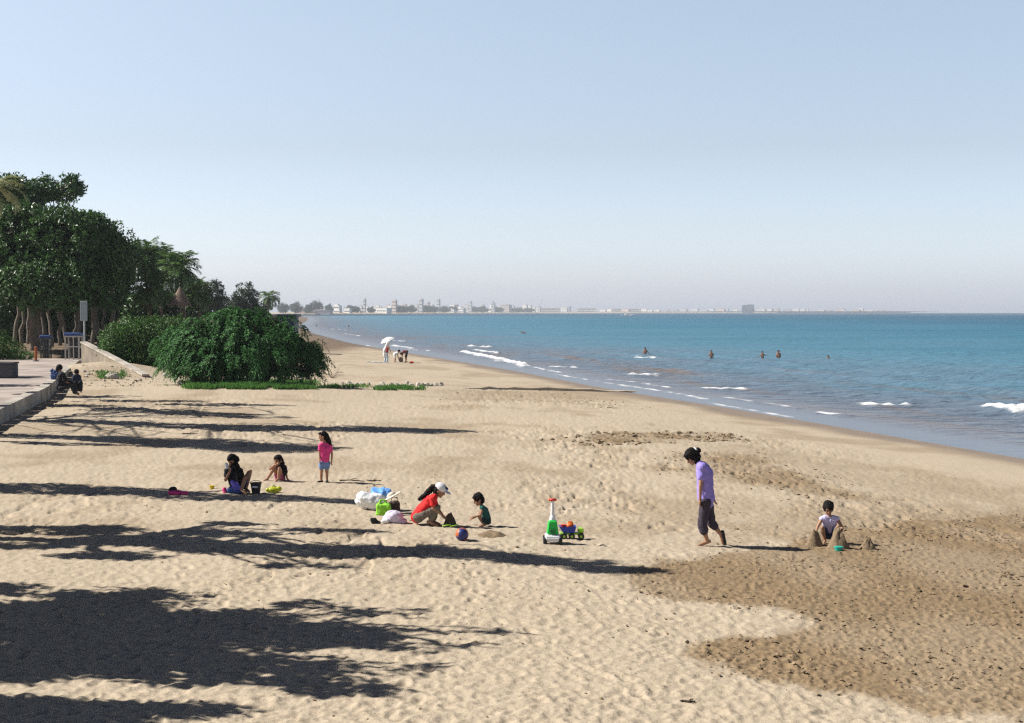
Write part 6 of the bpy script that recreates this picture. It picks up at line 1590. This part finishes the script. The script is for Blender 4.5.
# cranes and masts
def mast(px, py0, y_in, label, lean=0):
    y = far_y(px) + y_in; b0 = at_y(px, 312, y); tp = at_y(px + lean, py0, y); t = thing('mast', label, 'mast', (b0.x, y, SEA + 1)); mb = MB(); mb.tube([(b0.x, y, SEA), (tp.x, y, tp.z)], [.9, .5], 6); mb.build('pole', HB[1], t)
    mb = MB(); mb.box((b0.x, y, SEA + 1), (4, 4, 2.5)); mb.build('base', HB[1], t)
mast(319, 298.5, 60, 'thin mast rising out of the first far tree clumps'); mast(538, 298.5, 150, 'leaning crane boom at the start of the harbour', 5); mast(535, 303, 160, 'shorter crane boom left of the leaning one', 4)
# boat with its white wake
y = at_z(627, 316.3, SEA).y; x = at_z(627, 316.3, SEA).x
t_ = thing('motor_boat', 'small white motor boat speeding far out in the bay', 'boat', (x, y, SEA))
V = [(x - 6.5, y - 1.8, SEA + 1.3), (x + 4, y - 1.8, SEA + 1.3), (x + 7.5, y, SEA + 1.8), (x + 4, y + 1.8, SEA + 1.3), (x - 6.5, y + 1.8, SEA + 1.3), (x - 6, y - 1.1, SEA - .4), (x + 3.5, y - 1.0, SEA - .4), (x + 6, y, SEA - .3), (x + 3.5, y + 1.0, SEA - .4), (x - 6, y + 1.1, SEA - .4)]
mb = MB(); mb.add(V, [(0, 1, 2, 3, 4), (9, 8, 7, 6, 5), (0, 5, 6, 1), (1, 6, 7, 2), (2, 7, 8, 3), (3, 8, 9, 4), (4, 9, 5, 0)]); mb.build('hull', HB[0], t_)
mb = MB(); mb.box((x - .5, y, SEA + 1.31), (4.5, 2.4, 1.7), taper=.8, bev=.2); mb.build('cabin', HB[0], t_)
mb = MB(); mb.box((x - .3, y - 1.1, SEA + 2.1), (3.2, .1, .5)); mb.build('window', WIN, t_)
# tree clumps along the far shore
FT = leafmat('far_leaves', (.06, .10, .075))
pro = []
fl = [(283, 303.5, 9), (296, 302.5, 9), (308, 305.5, 6), (316, 301.5, 10), (329, 304.5, 6), (350, 306, 7), (356, 306.5, 6), (371, 307, 6), (398, 306, 8), (404, 306.5, 8), (411, 305.5, 8), (426, 306, 9), (433, 306.5, 9), (444, 306.5, 9), (452, 307, 8), (474, 307, 8), (482, 306.5, 9), (497, 307.5, 9), (508, 308, 10), (518, 307.8, 10), (528, 308.4, 9)]
for k, (px, py, w_) in enumerate(fl):
    y = far_y(px) + 70; p = at_y(px, py, y); zb = SEA + 2.6; s_ = y / FPX; H = p.z - zb; W2 = w_ * s_
    if k < 3:
        lo_ = [(np.array((p.x + dx * W2 * .5, y, zb + H * hh)), (W2 * .42, W2 * .4, H * .34)) for dx, hh in ((-.5, .55), (.1, .68), (.6, .5), (-.1, .4))]
        t = thing('far_tree', 'hazy tree clump on the far shore', 'tree', (p.x, y, zb), 'hazy trees on the far shore')
        V, F = crown_np(lo_, 1500, 1.8, g_, thr=-.6, nsc=.15); mesh_np('crown', V, F, [FT], False, parent=t, loc=(p.x, y, zb))
        mb = MB(); mb.tube([(p.x, y, zb - .5), (p.x + .3, y, zb + H * .5)], [.5, .3], 6); mb.build('trunk', BARK, t); pro.append((t, H, W2))
    else:
        t0, H0, W0 = pro[k % 3]; t = copy_tree(t0); t.location = (p.x, y, zb); t.scale = (W2 / W0, W2 / W0, H / H0)
